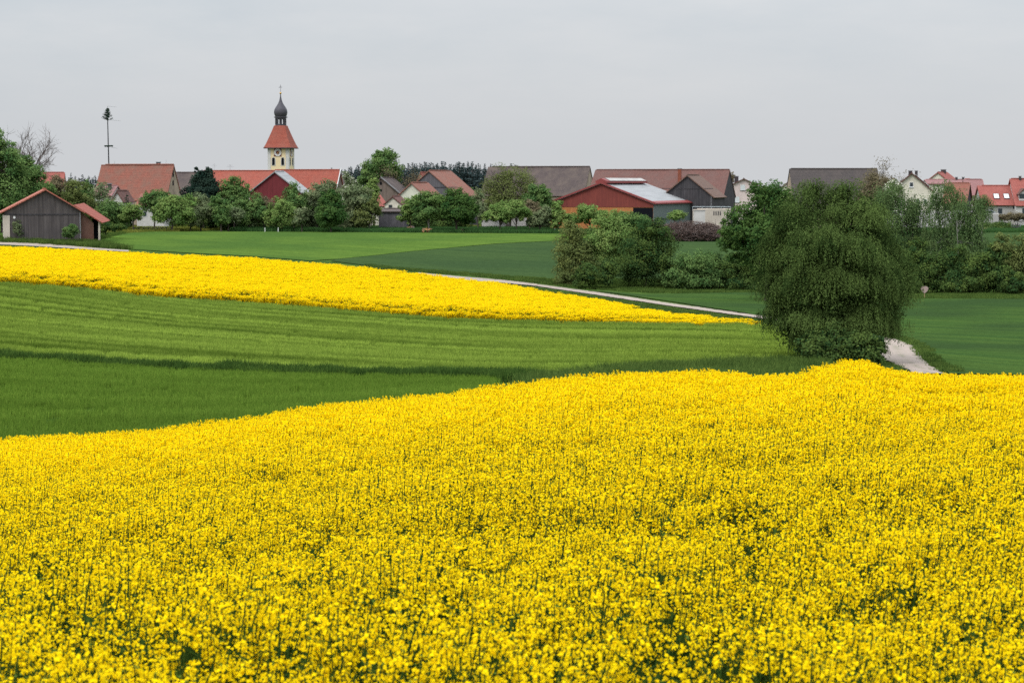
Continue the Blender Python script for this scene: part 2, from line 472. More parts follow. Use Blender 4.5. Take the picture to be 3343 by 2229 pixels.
dark = poly_world([(1080, 853), (1097, 848), (1200, 838), (1357, 821), (1612, 798), (1837, 787), (2005, 771), (2160, 774), (2500, 776), (2900, 770), (3100, 762), (3400, 760), (3900, 760), (3900, 870), (3343, 900), (2900, 905), (2500, 900), (2300, 915), (1815, 915), (1700, 908), (1560, 897), (1380, 884), (1200, 868)])
rightf = poly_world([(1900, 947), (2100, 962), (2300, 958), (2500, 955), (2900, 975), (3100, 972), (3400, 974), (3900, 974), (3900, 1230), (3343, 1226), (3100, 1222), (3050, 1180), (3010, 1140), (2900, 1100), (2600, 1075), (2440, 1024), (2200, 987), (2000, 958)])
sheet('wheat_field', wheat_hi, m_wheat, 0.05, 2.5, kind='stuff', label='light green striped wheat field between the two yellow rape fields')
sheet('wheat_field', wheat_lo, m_wheat2, 0.05, 2.5, kind='stuff', label='darker green wheat field below the grassy margin at the left')
sheet('crop_field', bright, m_bright, 0.05, 3.0, kind='stuff', label='bright green crop field in front of the village orchard')
sheet('crop_field', dark, m_dark, 0.05, 3.0, kind='stuff', label='bluish dark green crop field behind the hedge')
sheet('crop_field', rightf, m_right, 0.05, 3.0, kind='stuff', label='deep green crop field between hedge and gravel path')

# ---- gravel paths
def ribbon(name, left, right, mat, off, **tags):
    L = [hit(*p) if len(p) == 2 else hit(p[0], p[1], p[2]) for p in left]; Rr = [hit(*p) if len(p) == 2 else hit(p[0], p[1], p[2]) for p in right]
    V, Qs, T, NR = [], [], [], 320
    def dens(A):
        A = np.array([[p.x, p.y] for p in A]); s = np.concatenate([[0], np.cumsum(np.linalg.norm(np.diff(A, axis=0), axis=1))])
        t = np.linspace(0, s[-1], NR); return np.column_stack([pchip(s, A[:, 0], t), pchip(s, A[:, 1], t)])
    A, B = dens(L), dens(Rr)
    for i in range(NR):
        for k in range(9):
            q = A[i]*(1-k/8)+B[i]*k/8
            if k in (0, 8): q = q+rng.normal(0, .07, 2)
            V.append((q[0], q[1], float(zg(q[0], q[1]))+off)); T.append((.9, .35, 0, .25, 1.0, .25, 0, .35, .9)[k])
    for i in range(NR-1):
        for k in range(8):
            a = i*9+k; Qs.append((a, a+1, a+10, a+9))
    return obj(name, fast_mesh(name, V, Qs, [mat], tint=T, smooth=True), **tags)
ribbon('path', [(2990, 1222, 90), (2975, 1214, 90), (2915, 1188), (2872, 1155), (2855, 1132), (2820, 1112), (2740, 1086), (2600, 1057), (2450, 1036), (2250, 1009), (2000, 972), (1755, 936), (1700, 928), (1600, 920), (1480, 909), (1365, 897)],
       [(3085, 1222, 90), (3062, 1212, 90), (3024, 1184), (2996, 1152), (2978, 1130), (2940, 1114), (2840, 1092), (2700, 1065), (2450, 1028.5), (2250, 1000), (2000, 963), (1755, 929), (1700, 922.5), (1600, 912), (1480, 902), (1365, 891)],
       m_path, 0.055, kind='structure')
ribbon('path', [(-300, 806), (0, 800), (120, 805), (230, 812), (330, 818), (420, 823)], [(-300, 798), (0, 792), (120, 796), (230, 804), (330, 812), (420, 818)], m_path, 0.06, kind='structure')
ribbon('path', [(1480, 915, 150), (1600, 922, 150), (1700, 931, 150), (1755, 936, 150)], [(1480, 909, 150), (1600, 914, 150), (1700, 923, 150), (1755, 930, 150)], m_path, 0.08, kind='structure')

# ---- rape plants
YEL_D, YEL_L = (0.84, 0.585, 0.004), (0.98, 0.782, 0.008)
m_petal = leafmat('rape_petals', YEL_D, YEL_L, 0.45)
m_stem = leafmat('rape_stems', (0.026, 0.058, 0.014), (0.095, 0.150, 0.022), 0.15)
def rape_plant(seed, fs=1.0, ff=1.0):
    g = np.random.default_rng(seed); q = Q4()
    H = g.uniform(1.12, 1.34)
    lean = g.normal(0, 0.05, 2) + np.array([0.05, 0.0])
    k = 6; t = np.linspace(0.0, 1, k)
    main = np.column_stack([lean[0]*t**1.5*H, lean[1]*t**1.5*H, t*H])
    q.tube(main, np.linspace(0.009, 0.004, k), 3, 0.15, 1)
    tips = [(main[-1], main[-1]-main[-2])]
    for b in range(g.integers(8, 12)):
        f = g.uniform(0.42, 0.88); base = np.array([np.interp(f, t, main[:, j]) for j in range(3)])
        az = g.uniform(0, 6.28); out = g.uniform(0.06, 0.22); top = H * g.uniform(0.70, 1.03)
        e = base + np.array([math.cos(az)*out, math.sin(az)*out, max(0.10, top-base[2])])
        mid = base*0.5 + e*0.5 + np.array([math.cos(az), math.sin(az), -0.3])*out*0.25
        q.tube([base, mid, e], [0.0045, 0.0035, 0.0022], 3, g.uniform(0.1, 0.5), 1)
        tips.append((e, e-mid))
        if g.uniform() < 0.4:      # a narrow leaf at the fork
            c = base + np.array([math.cos(az), math.sin(az), 0.2])*0.05
            q.leaves([c], 0.10, asp=3.0, tint=0.2, m=1, r=g)
    for e, d in tips:
        d = d/np.linalg.norm(d); nfl = int(g.integers(8, 16)*ff)
        L = g.uniform(0.05, 0.15)
        hh = g.uniform(-1, 0.10, nfl)*L; th = g.uniform(0, 6.28, nfl); rr = g.uniform(0.008, 0.034, nfl)
        c = e + np.outer(hh, d) + np.column_stack([np.cos(th)*rr, np.sin(th)*rr, g.normal(0, 0.005, nfl)])
        Nn = np.column_stack([np.cos(th)*0.7, np.sin(th)*0.7, np.full(nfl, 0.9)])
        q.leaves(c, 0.0195*fs, Nn, 1.0, g.uniform(0.2, 1.0, nfl), 0, g)
        q.leaves(c + g.normal(0, 0.002, c.shape), 0.0175*fs, Nn, 1.1, g.uniform(0.3, 1.0, nfl), 0, g)
        nb = 3; cb = e + d*0.012 + g.normal(0, 0.006, (nb, 3)); q.leaves(cb, 0.010, None, 1.3, g.uniform(0.85, 1, nb), 1, g)
        for _ in range(2):
            a = g.uniform(0, 6.28); p0 = e - d*(L + g.uniform(0.0, 0.07)); p1 = p0 + np.array([math.cos(a)*0.03, math.sin(a)*0.03, 0.025])
            q.tube([p0, p1], [0.0012, 0.0012], 3, 0.5, 1)
    return source('rape_plant_template', q.mesh('rape_plant_%d' % seed, [m_petal, m_stem]))
RP = [rape_plant(100+i) for i in range(12)]+[rape_plant(130+i, 1.3, 1.5) for i in range(8)]

near_poly = [(-40, 3.0), (40, 3.0)] + [(U(px)*62.5, 62.5) for px in (4600, 3900, 3343, 2900, 2000, 1000, 0, -900, -1400)]
def dense(umax, sp, d0, d1):
    return scatter_pts([(-60, d0), (60, d0), (60, d1), (-60, d1)], sp, umax=umax, mx=2.5)
X1, Y1 = dense(0.30, 0.150, 4.0, 30.0)
X2, Y2 = dense(0.28, 0.150, 30.0, 62.5)
X, Y = np.concatenate([X1, X2]), np.concatenate([Y1, Y2])
px = X/Y*F + CX
keep = np.ones(len(X), bool)
# thinner patches near the camera, as in the photo
def vnoise(X, Y, s, seed):
    g = np.random.default_rng(seed); T = g.uniform(-1, 1, (64, 64))
    fx, fy = X/s, Y/s; ix, iy = np.floor(fx).astype(int), np.floor(fy).astype(int); ax, ay = fx-ix, fy-iy
    ax, ay = ax*ax*(3-2*ax), ay*ay*(3-2*ay)
    return (T[ix % 64, iy % 64]*(1-ax)*(1-ay)+T[(ix+1) % 64, iy % 64]*ax*(1-ay)+T[ix % 64, (iy+1) % 64]*(1-ax)*ay+T[(ix+1) % 64, (iy+1) % 64]*ax*ay)
vn = vnoise(X, Y, 0.9, 3)*0.6 + vnoise(X, Y, 2.6, 4)*0.4
pd = rng.uniform(size=len(X))
keep &= ~((vn < -0.10 - np.clip((Y-10)/20, 0, 1)*0.6) & (pd < 0.85))
keep &= ~(pd < np.interp(Y, [4, 12, 18, 26], [0.42, 0.32, 0.12, 0.0]))
nearf = np.interp(Y, [6, 14, 30, 45], [1.5, 1.2, 0.8, 0.35])
zs = 1.0 + nearf*(0.05*vnoise(X, Y, 2.2, 5) + 0.10*vnoise(X, Y, 0.65, 6))
zs += np.interp(Y, [4, 9, 14], [0.14, 0.09, 0.0])
# hollow line before the far strip on the right
hol = np.clip((px-2560)/260, 0, 1)
dd = np.abs(Y - (46.5 + 0.5*vnoise(X, Y, 9.0, 8)))
keep &= ~((dd < 1.0*hol) & (pd < 0.92))
zs -= 0.48*hol*np.exp(-((Y-45.6)/1.7)**2)
# crooked crest
keep &= Y < 62.0 + 0.6*vnoise(X, Y*0+3, 1.5, 9)
X, Y, zs = X[keep], Y[keep], zs[keep]; n = len(X)
Z = zg(X, Y)
rot = np.column_stack([rng.normal(0, 0.07, n), rng.normal(0.09, 0.09, n), rng.uniform(-0.6, 0.6, n)])
s = zs*rng.uniform(0.93, 1.05, n)
wd_ = np.interp(Y, [10, 25, 45], [1.0, 1.08, 1.22])
scl = np.column_stack([s*wd_, s*wd_, s])
instancer('rape_field', np.column_stack([X, Y, Z]), rot, scl, np.where(rng.uniform(size=n) < np.interp(Y, [24, 42], [0, 1]), rng.integers(12, 20, n), rng.integers(0, 12, n)), RP, kind='stuff', label='flowering yellow rape field filling the foreground')
print('near rape plants', n)

# ---- far rape field: one-metre patches
def rape_patch(seed, low=0.35, ntop=9):
    g = np.random.default_rng(seed); q = Q4()
    npl = 26
    C = g.uniform(-0.62, 0.62, (npl, 2))
    for cx, cy in C:
        H = g.uniform(0.98, 1.24)
        q.tube([(cx, cy, 0), (cx+g.normal(0, .03), cy+g.normal(0, .03), H)], [0.012, 0.006], 3, 0.3, 1)
        nt_ = g.integers(ntop-2, ntop+2)
        r = g.uniform(0.03, 0.15, nt_); a = g.uniform(0, 6.28, nt_)
        tip = np.column_stack([cx+np.cos(a)*r, cy+np.sin(a)*r, H-np.where(g.uniform(size=nt_) < 1-low, g.uniform(0, 0.14, nt_), g.uniform(0.02, 0.84, nt_)**1.15*H)])
        c = np.repeat(tip, 7, 0) + g.normal(0, 0.028, (nt_*7, 3))
        q.leaves(c, 0.047, np.tile([0, 0, 0.7], (len(c), 1)), 1.2, g.uniform(0.2, 1, len(c)), 0, g)
        c = np.column_stack([cx+g.normal(0, 0.08, 5), cy+g.normal(0, 0.08, 5), g.uniform(0.3, 0.9, 5)*H])
        q.leaves(c, 0.11, None, 2.0, 0.4, 1, g)
    return source('rape_patch_template', q.mesh('rape_patch_%d' % seed, [m_petal, m_stem]))
RPP = [rape_patch(300+i) for i in range(6)]
X, Y = scatter_pts(rape2, 0.92, umax=0.31)
n = len(X)
sv = (1.0 + 0.06*vnoise(X, Y, 5, 11) + 0.09*rng.uniform(-1, 1, n))*np.interp(X/Y*F+CX, [0, 1500, 1900, 2470], [1, .96, .75, .42])
sv *= np.interp(Y-np.interp(X/Y*F+CX, [b_[0] for b_ in _bp], [b_[1] for b_ in _bp]), [0, 0.8, 2.0], [0.70, 0.86, 1.0])
instancer('rape_field', np.column_stack([X, Y, zg(X, Y)]), np.column_stack([np.zeros(n), np.zeros(n), rng.uniform(0, 6.28, n)]),
          np.column_stack([np.ones(n), np.ones(n), sv]), rng.integers(0, 6, n), RPP, kind='stuff', label='distant yellow rape field tapering towards the big tree')
# the field edge towards the viewer flowers right down the stems
RPE = [rape_patch(320+i, 1.0, 26) for i in range(4)]
ep = []
for (p0, r0, d0), (p1, r1, d1) in zip(bot_c, bot_c[1:]):
    a0, a1 = (float(ray(p0, 900)[0])*d0, d0), (float(ray(p1, 900)[0])*d1, d1)
    L_ = math.hypot(a1[0]-a0[0], a1[1]-a0[1])
    for t_ in np.arange(0, 1, 0.42/max(L_, .6)): ep.append((a0[0]+(a1[0]-a0[0])*t_+rng.normal(0, .1), a0[1]+(a1[1]-a0[1])*t_+rng.normal(0.1, .18)))
ep = np.array(ep); ep = ep[np.abs(ep[:, 0]/ep[:, 1]) < .3]; ne = len(ep)
zs_ = (0.64+0.1*rng.uniform(-1, 1, ne))*np.interp(ep[:, 0]/ep[:, 1]*F+CX, [0, 1500, 1900, 2470], [1, .96, .75, .42])
instancer('rape_field_edge', np.column_stack([ep[:, 0], ep[:, 1], zg(ep[:, 0], ep[:, 1])]), np.column_stack([np.zeros(ne), np.zeros(ne), rng.uniform(0, 6.28, ne)]),
          np.column_stack([np.full(ne, .75), np.full(ne, .75), zs_]), rng.integers(0, 4, ne), RPE, kind='stuff', label='ragged flowering edge of the distant yellow rape field')
print('far rape patches', n)

# ---- wheat and grass
def blade_patch(seed, nb, h, w_, size, lean=0.25, name='wheat_patch', mats=None):
    g = np.random.default_rng(seed)
    x = g.uniform(-size/2, size/2, nb); y = g.uniform(-size/2, size/2, nb); H = h*g.uniform(0.75, 1.15, nb)
    a = g.uniform(0, 6.28, nb); b = g.uniform(0, 6.28, nb); l = g.uniform(0, lean, nb)*H
    dx, dy = np.cos(a)*w_/2, np.sin(a)*w_/2; lx, ly = np.cos(b)*l, np.sin(b)*l
    V = np.stack([np.column_stack([x-dx, y-dy, 0*H]), np.column_stack([x+dx, y+dy, 0*H]),
                  np.column_stack([x+dx*.8+lx*.35, y+dy*.8+ly*.35, H*0.62]), np.column_stack([x-dx*.8+lx*.35, y-dy*.8+ly*.35, H*0.62]),
                  np.column_stack([x+lx, y+ly, H]), np.column_stack([x+lx, y+ly, H])], 1)
    i = np.arange(nb)[:, None]*6
    Qs = np.concatenate([i+np.array([[0, 1, 2, 3]]), i+np.array([[3, 2, 4, 5]])])
    V[:, 4] += np.column_stack([dx, dy, 0*H])*.15; V[:, 5] -= np.column_stack([dx, dy, 0*H])*.15
    q = Q4(); q.add(V.reshape(-1, 3), Qs, np.repeat(g.uniform(0, 1, nb), 6), 0)
    return source(name+'_template', q.mesh('%s_%d' % (name, seed), mats))
WC = ((0.42, 0.47, 0.40), (1.28, 1.22, 1.25))
m_bl1 = leafmat('wheat_blades_upper', (0.158, 0.246, 0.034), (0.295, 0.400, 0.068), 0.3, 1.0, WC, (0.018, 0.55, 0.0), -ROWDIR)
m_bl2 = leafmat('wheat_blades_lower', (0.088, 0.166, 0.020), (0.165, 0.255, 0.038), 0.3, 1.0, ((0.82, 0.84, 0.8), (1.12, 1.1, 1.1)), (0.03, 0.35, 0.0), -ROWDIR)
WP1 = [blade_patch(400+i, 170, 0.36, 0.030, 1.15, mats=[m_bl1]) for i in range(5)]
WP2 = [blade_patch(410+i, 170, 0.36, 0.030, 1.15, mats=[m_bl2]) for i in range(5)]
def carpet(name, poly, sp, srcs, umax=0.30, hv=0.08, **tags):
    X, Y = scatter_pts(poly, sp, umax=umax); n = len(X)
    sv = 1 + hv*vnoise(X, Y, 3, 13) + rng.uniform(-hv, hv, n)
    print(name, n)
    return instancer(name, np.column_stack([X, Y, zg(X, Y)]), np.column_stack([np.zeros(n), np.zeros(n), rng.uniform(0, 6.28, n)]),
                     np.column_stack([np.ones(n), np.ones(n), sv]), rng.integers(0, len(srcs), n), srcs, kind='stuff', **tags)
carpet('wheat_blades', wheat_hi, 1.0, WP1, label='light green wheat standing in drilled rows beyond the margin')
carpet('wheat_blades', wheat_lo, 1.0, WP2, label='darker green wheat standing at the foot of the slope')
m_gr = leafmat('rough_grass', (0.040, 0.080, 0.018), (0.115, 0.170, 0.040), 0.25, 0.5, ((0.75, 0.8, 0.8), (1.2, 1.15, 1.1)))
m_grd = leafmat('margin_grass', (0.030, 0.068, 0.014), (0.078, 0.135, 0.028), 0.25, 0.5, ((0.75, 0.8, 0.8), (1.2, 1.15, 1.1)))
m_gr2 = leafmat('strip_crop', (0.034, 0.090, 0.026), (0.066, 0.140, 0.042), 0.25)
GPL = [blade_patch(480+i, 110, 0.20, 0.035, 1.0, 0.6, 'low_grass', [m_gr]) for i in range(4)]
GP = [blade_patch(420+i, 90, 0.50, 0.035, 1.1, 0.5, 'grass_tuft', [m_gr]) for i in range(5)]
GPD = [blade_patch(440+i, 110, 0.50, 0.04, 1.0, 0.5, 'margin_grass', [m_grd]) for i in range(5)]
GPS = [blade_patch(450+i, 110, 0.55, 0.05, 1.2, 0.3, 'strip', [m_gr2]) for i in range(4)]
band = poly_world([(-600, 1133), (0, 1168), (300, 1187), (650, 1207), (1000, 1219), (1400, 1229), (1740, 1236), (1780, 1242), (1640, 1248), (1400, 1243), (1000, 1233), (650, 1220), (300, 1199), (0, 1179), (-600, 1142)])
carpet('grass_margin', band, 0.62, GPD, hv=0.2, label='dark tall grass margin dividing the two wheat fields')
bankg = poly_world([(1700, 1250), (1800, 1238), (2050, 1214), (2300, 1198), (2520, 1186), (2700, 1172), (2760, 1190, 74), (2620, 1203, 74), (2300, 1208, 74), (2050, 1222, 76), (1700, 1240, 80)])
carpet('rough_grass', bankg, 0.8, GP, hv=0.25, label='rough grass between the wheat and the crest of the rape field')
verge = poly_world([(1440, 917), (1650, 936), (1755, 945), (2000, 981), (2250, 1018), (2440, 1043), (2440, 1050), (2350, 1040), (2250, 1030), (2120, 1014), (2000, 990), (1900, 972), (1780, 957), (1650, 940), (1500, 918)])
carpet('path_verge', verge, 0.75, GPL, hv=0.25, label='dark grassy verge between the rape field and the gravel path')
verge2 = poly_world([(1200, 866), (1380, 882), (1560, 895), (1700, 906), (1815, 913), (2300, 913), (2470, 905), (2470, 955), (2300, 958), (2100, 956), (1900, 942), (1790, 929), (1755, 925), (1700, 921), (1560, 903), (1365, 889), (1200, 876)])
carpet('meadow_verge', verge2, 0.8, GPL, hv=0.2, label='green verge with white flowers along the hedge and path')
rg = poly_world([(2850, 1092), (2945, 1112), (2985, 1130), (3002, 1150), (3030, 1182), (3072, 1215), (3130, 1217), (3060, 1180), (3025, 1148), (3000, 1124), (2950, 1104), (2860, 1086)])
carpet('path_verge', rg, 0.7, GPL, hv=0.2, label='grassy verge on the outer side of the path bend')
rg2 = poly_world([(2830, 1218), (2850, 1194), (2885, 1192), (2915, 1202), (2940, 1220)])
carpet('path_verge', rg2, 0.5, GPL, hv=0.2, label='small grass triangle between path bend and rape crest')
strip = poly_world([(760, 746), (1100, 747), (1500, 748), (1830, 750), (2150, 756), (2150, 770), (1830, 763), (1500, 761), (1100, 758), (760, 756)])
carpet('crop_strip', strip, 0.9, GPS, hv=0.15, label='dark green crop strip along the orchard edge')
stripr = poly_world([(2200, 760), (2900, 752), (3100, 748), (3400, 745), (3900, 745), (3900, 760), (3400, 758), (3100, 762), (2900, 768), (2200, 773)])
carpet('crop_strip', stripr, 1.1, GPS, hv=0.15, label='green crop strip in front of the red roofed houses')
m_gry = leafmat('orchard_grass', (0.11, 0.135, 0.028), (0.27, 0.27, 0.06), 0.25, 0.25, ((0.5, 0.62, 0.5), (1.15, 1.1, 1.1)))
GPY = [blade_patch(460+i, 70, 0.35, 0.05, 1.3, 0.4, 'orchard_grass', [m_gry]) for i in range(4)]
orch = poly_world([(330, 742), (480, 741), (800, 738), (1500, 741), (2150, 744), (2150, 757), (1500, 749), (800, 747), (600, 757), (480, 758), (300, 771)])
carpet('orchard_grass', orch, 1.1, GPY, hv=0.2, label='yellowish orchard grass under the village trees')
shedg = poly_world([(-300, 800), (-300, 770), (0, 778), (250, 770), (400, 765), (300, 790), (430, 814), (330, 811), (120, 797), (0, 792)])
carpet('rough_grass', shedg, 0.9, GP, hv=0.25, label='rough grass in front of the weathered plank shed')
hedgeg = poly_world([(2900, 962), (3100, 962), (3400, 960), (3900, 960), (3900, 978), (3400, 978), (3100, 976), (2900, 978)])
carpet('hedge_verge', hedgeg, 0.7, GPL, hv=0.25, label='dark grass strip at the foot of the right hedge')
# ================================================================== building materials
def tiles(name, c1, c2, c3, row=0.34, col=0.24, bstr=0.5, patch=0.5):
    m, nt, out = newmat(name)
    uv = uvc(nt)
    br = nt.nodes.new('ShaderNodeTexBrick'); nt.links.new(uv, br.inputs['Vector'])
    br.inputs['Color1'].default_value = (*c1, 1); br.inputs['Color2'].default_value = (*c2, 1)
    br.inputs['Mortar'].default_value = (c1[0]*.45, c1[1]*.45, c1[2]*.45, 1)
    br.inputs['Scale'].default_value = 1.0; br.inputs['Mortar Size'].default_value = 0.035
    br.inputs['Brick Width'].default_value = col; br.inputs['Row Height'].default_value = row
    c = mixc(nt, mrange(nt, noise(nt, uv, 0.45, 5, 0.7), 0.42, 0.68, 0, patch), br.outputs[0], c3)
    c = mixc(nt, mrange(nt, noise(nt, uv, 5.0, 3, 0.8), 0.35, 0.65), mixc(nt, 1.0, c, (0.8, 0.8, 0.8), 'MULTIPLY'), c)
    bsdf(nt, out, c, 0.85, br.outputs['Fac'], -bstr, 0.04, 0.2)
    return m
def planks(name, c1, c2, w=0.18, c3=None):
    m, nt, out = newmat(name)
    uv = uvc(nt)
    n1 = noise(nt, uv, 1.0, 2, 0.7, (1/w, 0.10, 1))
    n2 = noise(nt, uv, 1.0, 4, 0.7, (1.5, 0.5, 1))
    c = mixc(nt, mrange(nt, n1, 0.36, 0.64), c1, c2)
    c = mixc(nt, mrange(nt, n2, 0.35, 0.7, 0, 0.6), c, c3 or tuple(x*0.6 for x in c1))
    bsdf(nt, out, c, 0.9, n1, 0.8, 0.03, 0.15)
    return m
def plaster(name, c, v=0.12):
    m, nt, out = newmat(name)
    uv = opos(nt)
    n1 = noise(nt, uv, 0.5, 5, 0.65)
    cc = mixc(nt, mrange(nt, n1, 0.35, 0.7), c, tuple(x*(1-2*v) for x in c))
    n2 = noise(nt, uv, 9, 3, 0.7)
    bsdf(nt, out, cc, 0.9, n2, 0.25, 0.02, 0.2)
    return m
def plain(name, c, rough=0.7, metallic=0.0, v=0.25, sc=3.0, spec=0.3):
    m, nt, out = newmat(name)
    n1 = noise(nt, opos(nt), sc, 4, 0.65)
    cc = mixc(nt, mrange(nt, n1, 0.35, 0.65), c, tuple(x*(1-v) for x in c))
    bsdf(nt, out, cc, rough, n1, 0.2, 0.02, spec, metallic)
    return m
T_red = tiles('tiles_orange_red', (0.37, 0.098, 0.066), (0.29, 0.074, 0.052), (0.26, 0.105, 0.078), patch=0.45)
T_bright = tiles('tiles_bright_red', (0.345, 0.100, 0.080), (0.28, 0.080, 0.066), (0.31, 0.125, 0.10), patch=0.35)
T_old = tiles('tiles_old_red', (0.31, 0.112, 0.080), (0.24, 0.088, 0.064), (0.17, 0.105, 0.080), patch=0.75)
T_brown = tiles('tiles_redbrown', (0.180, 0.085, 0.070), (0.135, 0.066, 0.056), (0.12, 0.075, 0.065), patch=0.7)
T_grey = tiles('tiles_greybrown', (0.105, 0.080, 0.075), (0.083, 0.066, 0.064), (0.135, 0.105, 0.085), patch=0.6)
T_slate = tiles('tiles_slate', (0.092, 0.078, 0.074), (0.074, 0.064, 0.062), (0.105, 0.085, 0.076), patch=0.5)
T_mauve = tiles('tiles_mauve', (0.30, 0.150, 0.145), (0.26, 0.130, 0.125), (0.24, 0.135, 0.125), patch=0.4)
T_salmon = tiles('tiles_salmon', (0.46, 0.165, 0.115), (0.38, 0.125, 0.090), (0.36, 0.13, 0.09), patch=0.5)
T_ochre = tiles('tiles_weathered', (0.30, 0.125, 0.088), (0.23, 0.098, 0.074), (0.19, 0.115, 0.09), patch=0.7)
T_wing = tiles('tiles_brown_ochre', (0.20, 0.120, 0.088), (0.155, 0.095, 0.074), (0.13, 0.09, 0.075), patch=0.7)
K_dark = planks('planks_dark', (0.040, 0.038, 0.042), (0.075, 0.070, 0.074))
K_shed = planks('planks_shed', (0.060, 0.052, 0.050), (0.115, 0.100, 0.096), 0.25, (0.045, 0.040, 0.042))
K_red = planks('planks_dark_red', (0.160, 0.030, 0.034), (0.120, 0.024, 0.028), 0.2)
K_hall = planks('planks_hall_red', (0.205, 0.052, 0.040), (0.165, 0.043, 0.034), 0.22, (0.12, 0.032, 0.03))
K_orange = planks('planks_orange', (0.42, 0.180, 0.062), (0.34, 0.138, 0.048), 0.25, (0.28, 0.11, 0.045))
K_grey = planks('planks_grey', (0.085, 0.080, 0.090), (0.130, 0.122, 0.132), 0.2)
K_green = plain('grey_green_cladding', (0.115, 0.145, 0.135), 0.6)
K_brownwall = planks('brown_gable', (0.135, 0.105, 0.090), (0.175, 0.135, 0.115), 0.4)
W_cream = plaster('plaster_cream', (0.63, 0.585, 0.49))
W_green = plaster('plaster_pale_green', (0.55, 0.56, 0.46))
W_pink = plaster('plaster_pink', (0.58, 0.48, 0.455))
W_white = plaster('plaster_white', (0.52, 0.50, 0.48))
W_grey = plaster('plaster_grey', (0.38, 0.365, 0.345))
W_yellow = plaster('plaster_yellow', (0.66, 0.53, 0.33), 0.05)
W_beige = plaster('stone_beige', (0.34, 0.27, 0.205), 0.25)
W_brick = tiles('brick_wall', (0.22, 0.105, 0.075), (0.17, 0.082, 0.062), (0.20, 0.13, 0.10), 0.09, 0.26)
M_metalroof, nt, out = newmat('white_sheet_roof')
uv = uvc(nt)
c = mixc(nt, mrange(nt, noise(nt, uv, 1.0, 3, 0.6, (0.15, 1.6, 1)), 0.4, 0.62), (0.25, 0.255, 0.255), (0.19, 0.195, 0.195))
c = mixc(nt, mrange(nt, noise(nt, uv, 0.5, 5, 0.7), 0.45, 0.8, 0, 0.6), c, (0.22, 0.205, 0.21))
bsdf(nt, out, c, 0.6, noise(nt, uv, 1.0, 1, 0.5, (6, 0.1, 1)), 0.4, 0.03, 0.4)
G_pane = plain('window_glass', (0.035, 0.045, 0.055), 0.12, spec=0.6)
G_black = plain('dark_opening', (0.008, 0.009, 0.012), 0.9, spec=0.05)  # near-black colour stands in for the shade inside openings
G_blind = plain('roller_blind', (0.52, 0.55, 0.56), 0.6, v=0.08)
F_white = plain('white_frame', (0.62, 0.62, 0.61), 0.5, v=0.08)
F_dark = plain('dark_frame', (0.035, 0.035, 0.04), 0.6)
F_grey = plain('grey_trim', (0.24, 0.24, 0.25), 0.6)
F_red = plain('red_trim', (0.23, 0.045, 0.042), 0.6)
F_steel = plain('steel_tube', (0.45, 0.50, 0.52), 0.4, 0.4)
F_wood = plain('raw_wood', (0.42, 0.28, 0.16), 0.85)
C_brick = plain('chimney_brick', (0.24, 0.075, 0.045), 0.9, v=0.4, sc=6)
C_dark = plain('chimney_dark', (0.050, 0.042, 0.044), 0.85)
C_conc = plaster('concrete_pale', (0.50, 0.44, 0.37), 0.15)
M_copper = plain('dark_copper', (0.060, 0.056, 0.068), 0.55, v=0.35, sc=1.5)
M_gold = plain('gilding', (0.55, 0.33, 0.08), 0.4, 0.7)
M_maroon = plain('maroon_paint', (0.13, 0.022, 0.022), 0.6)

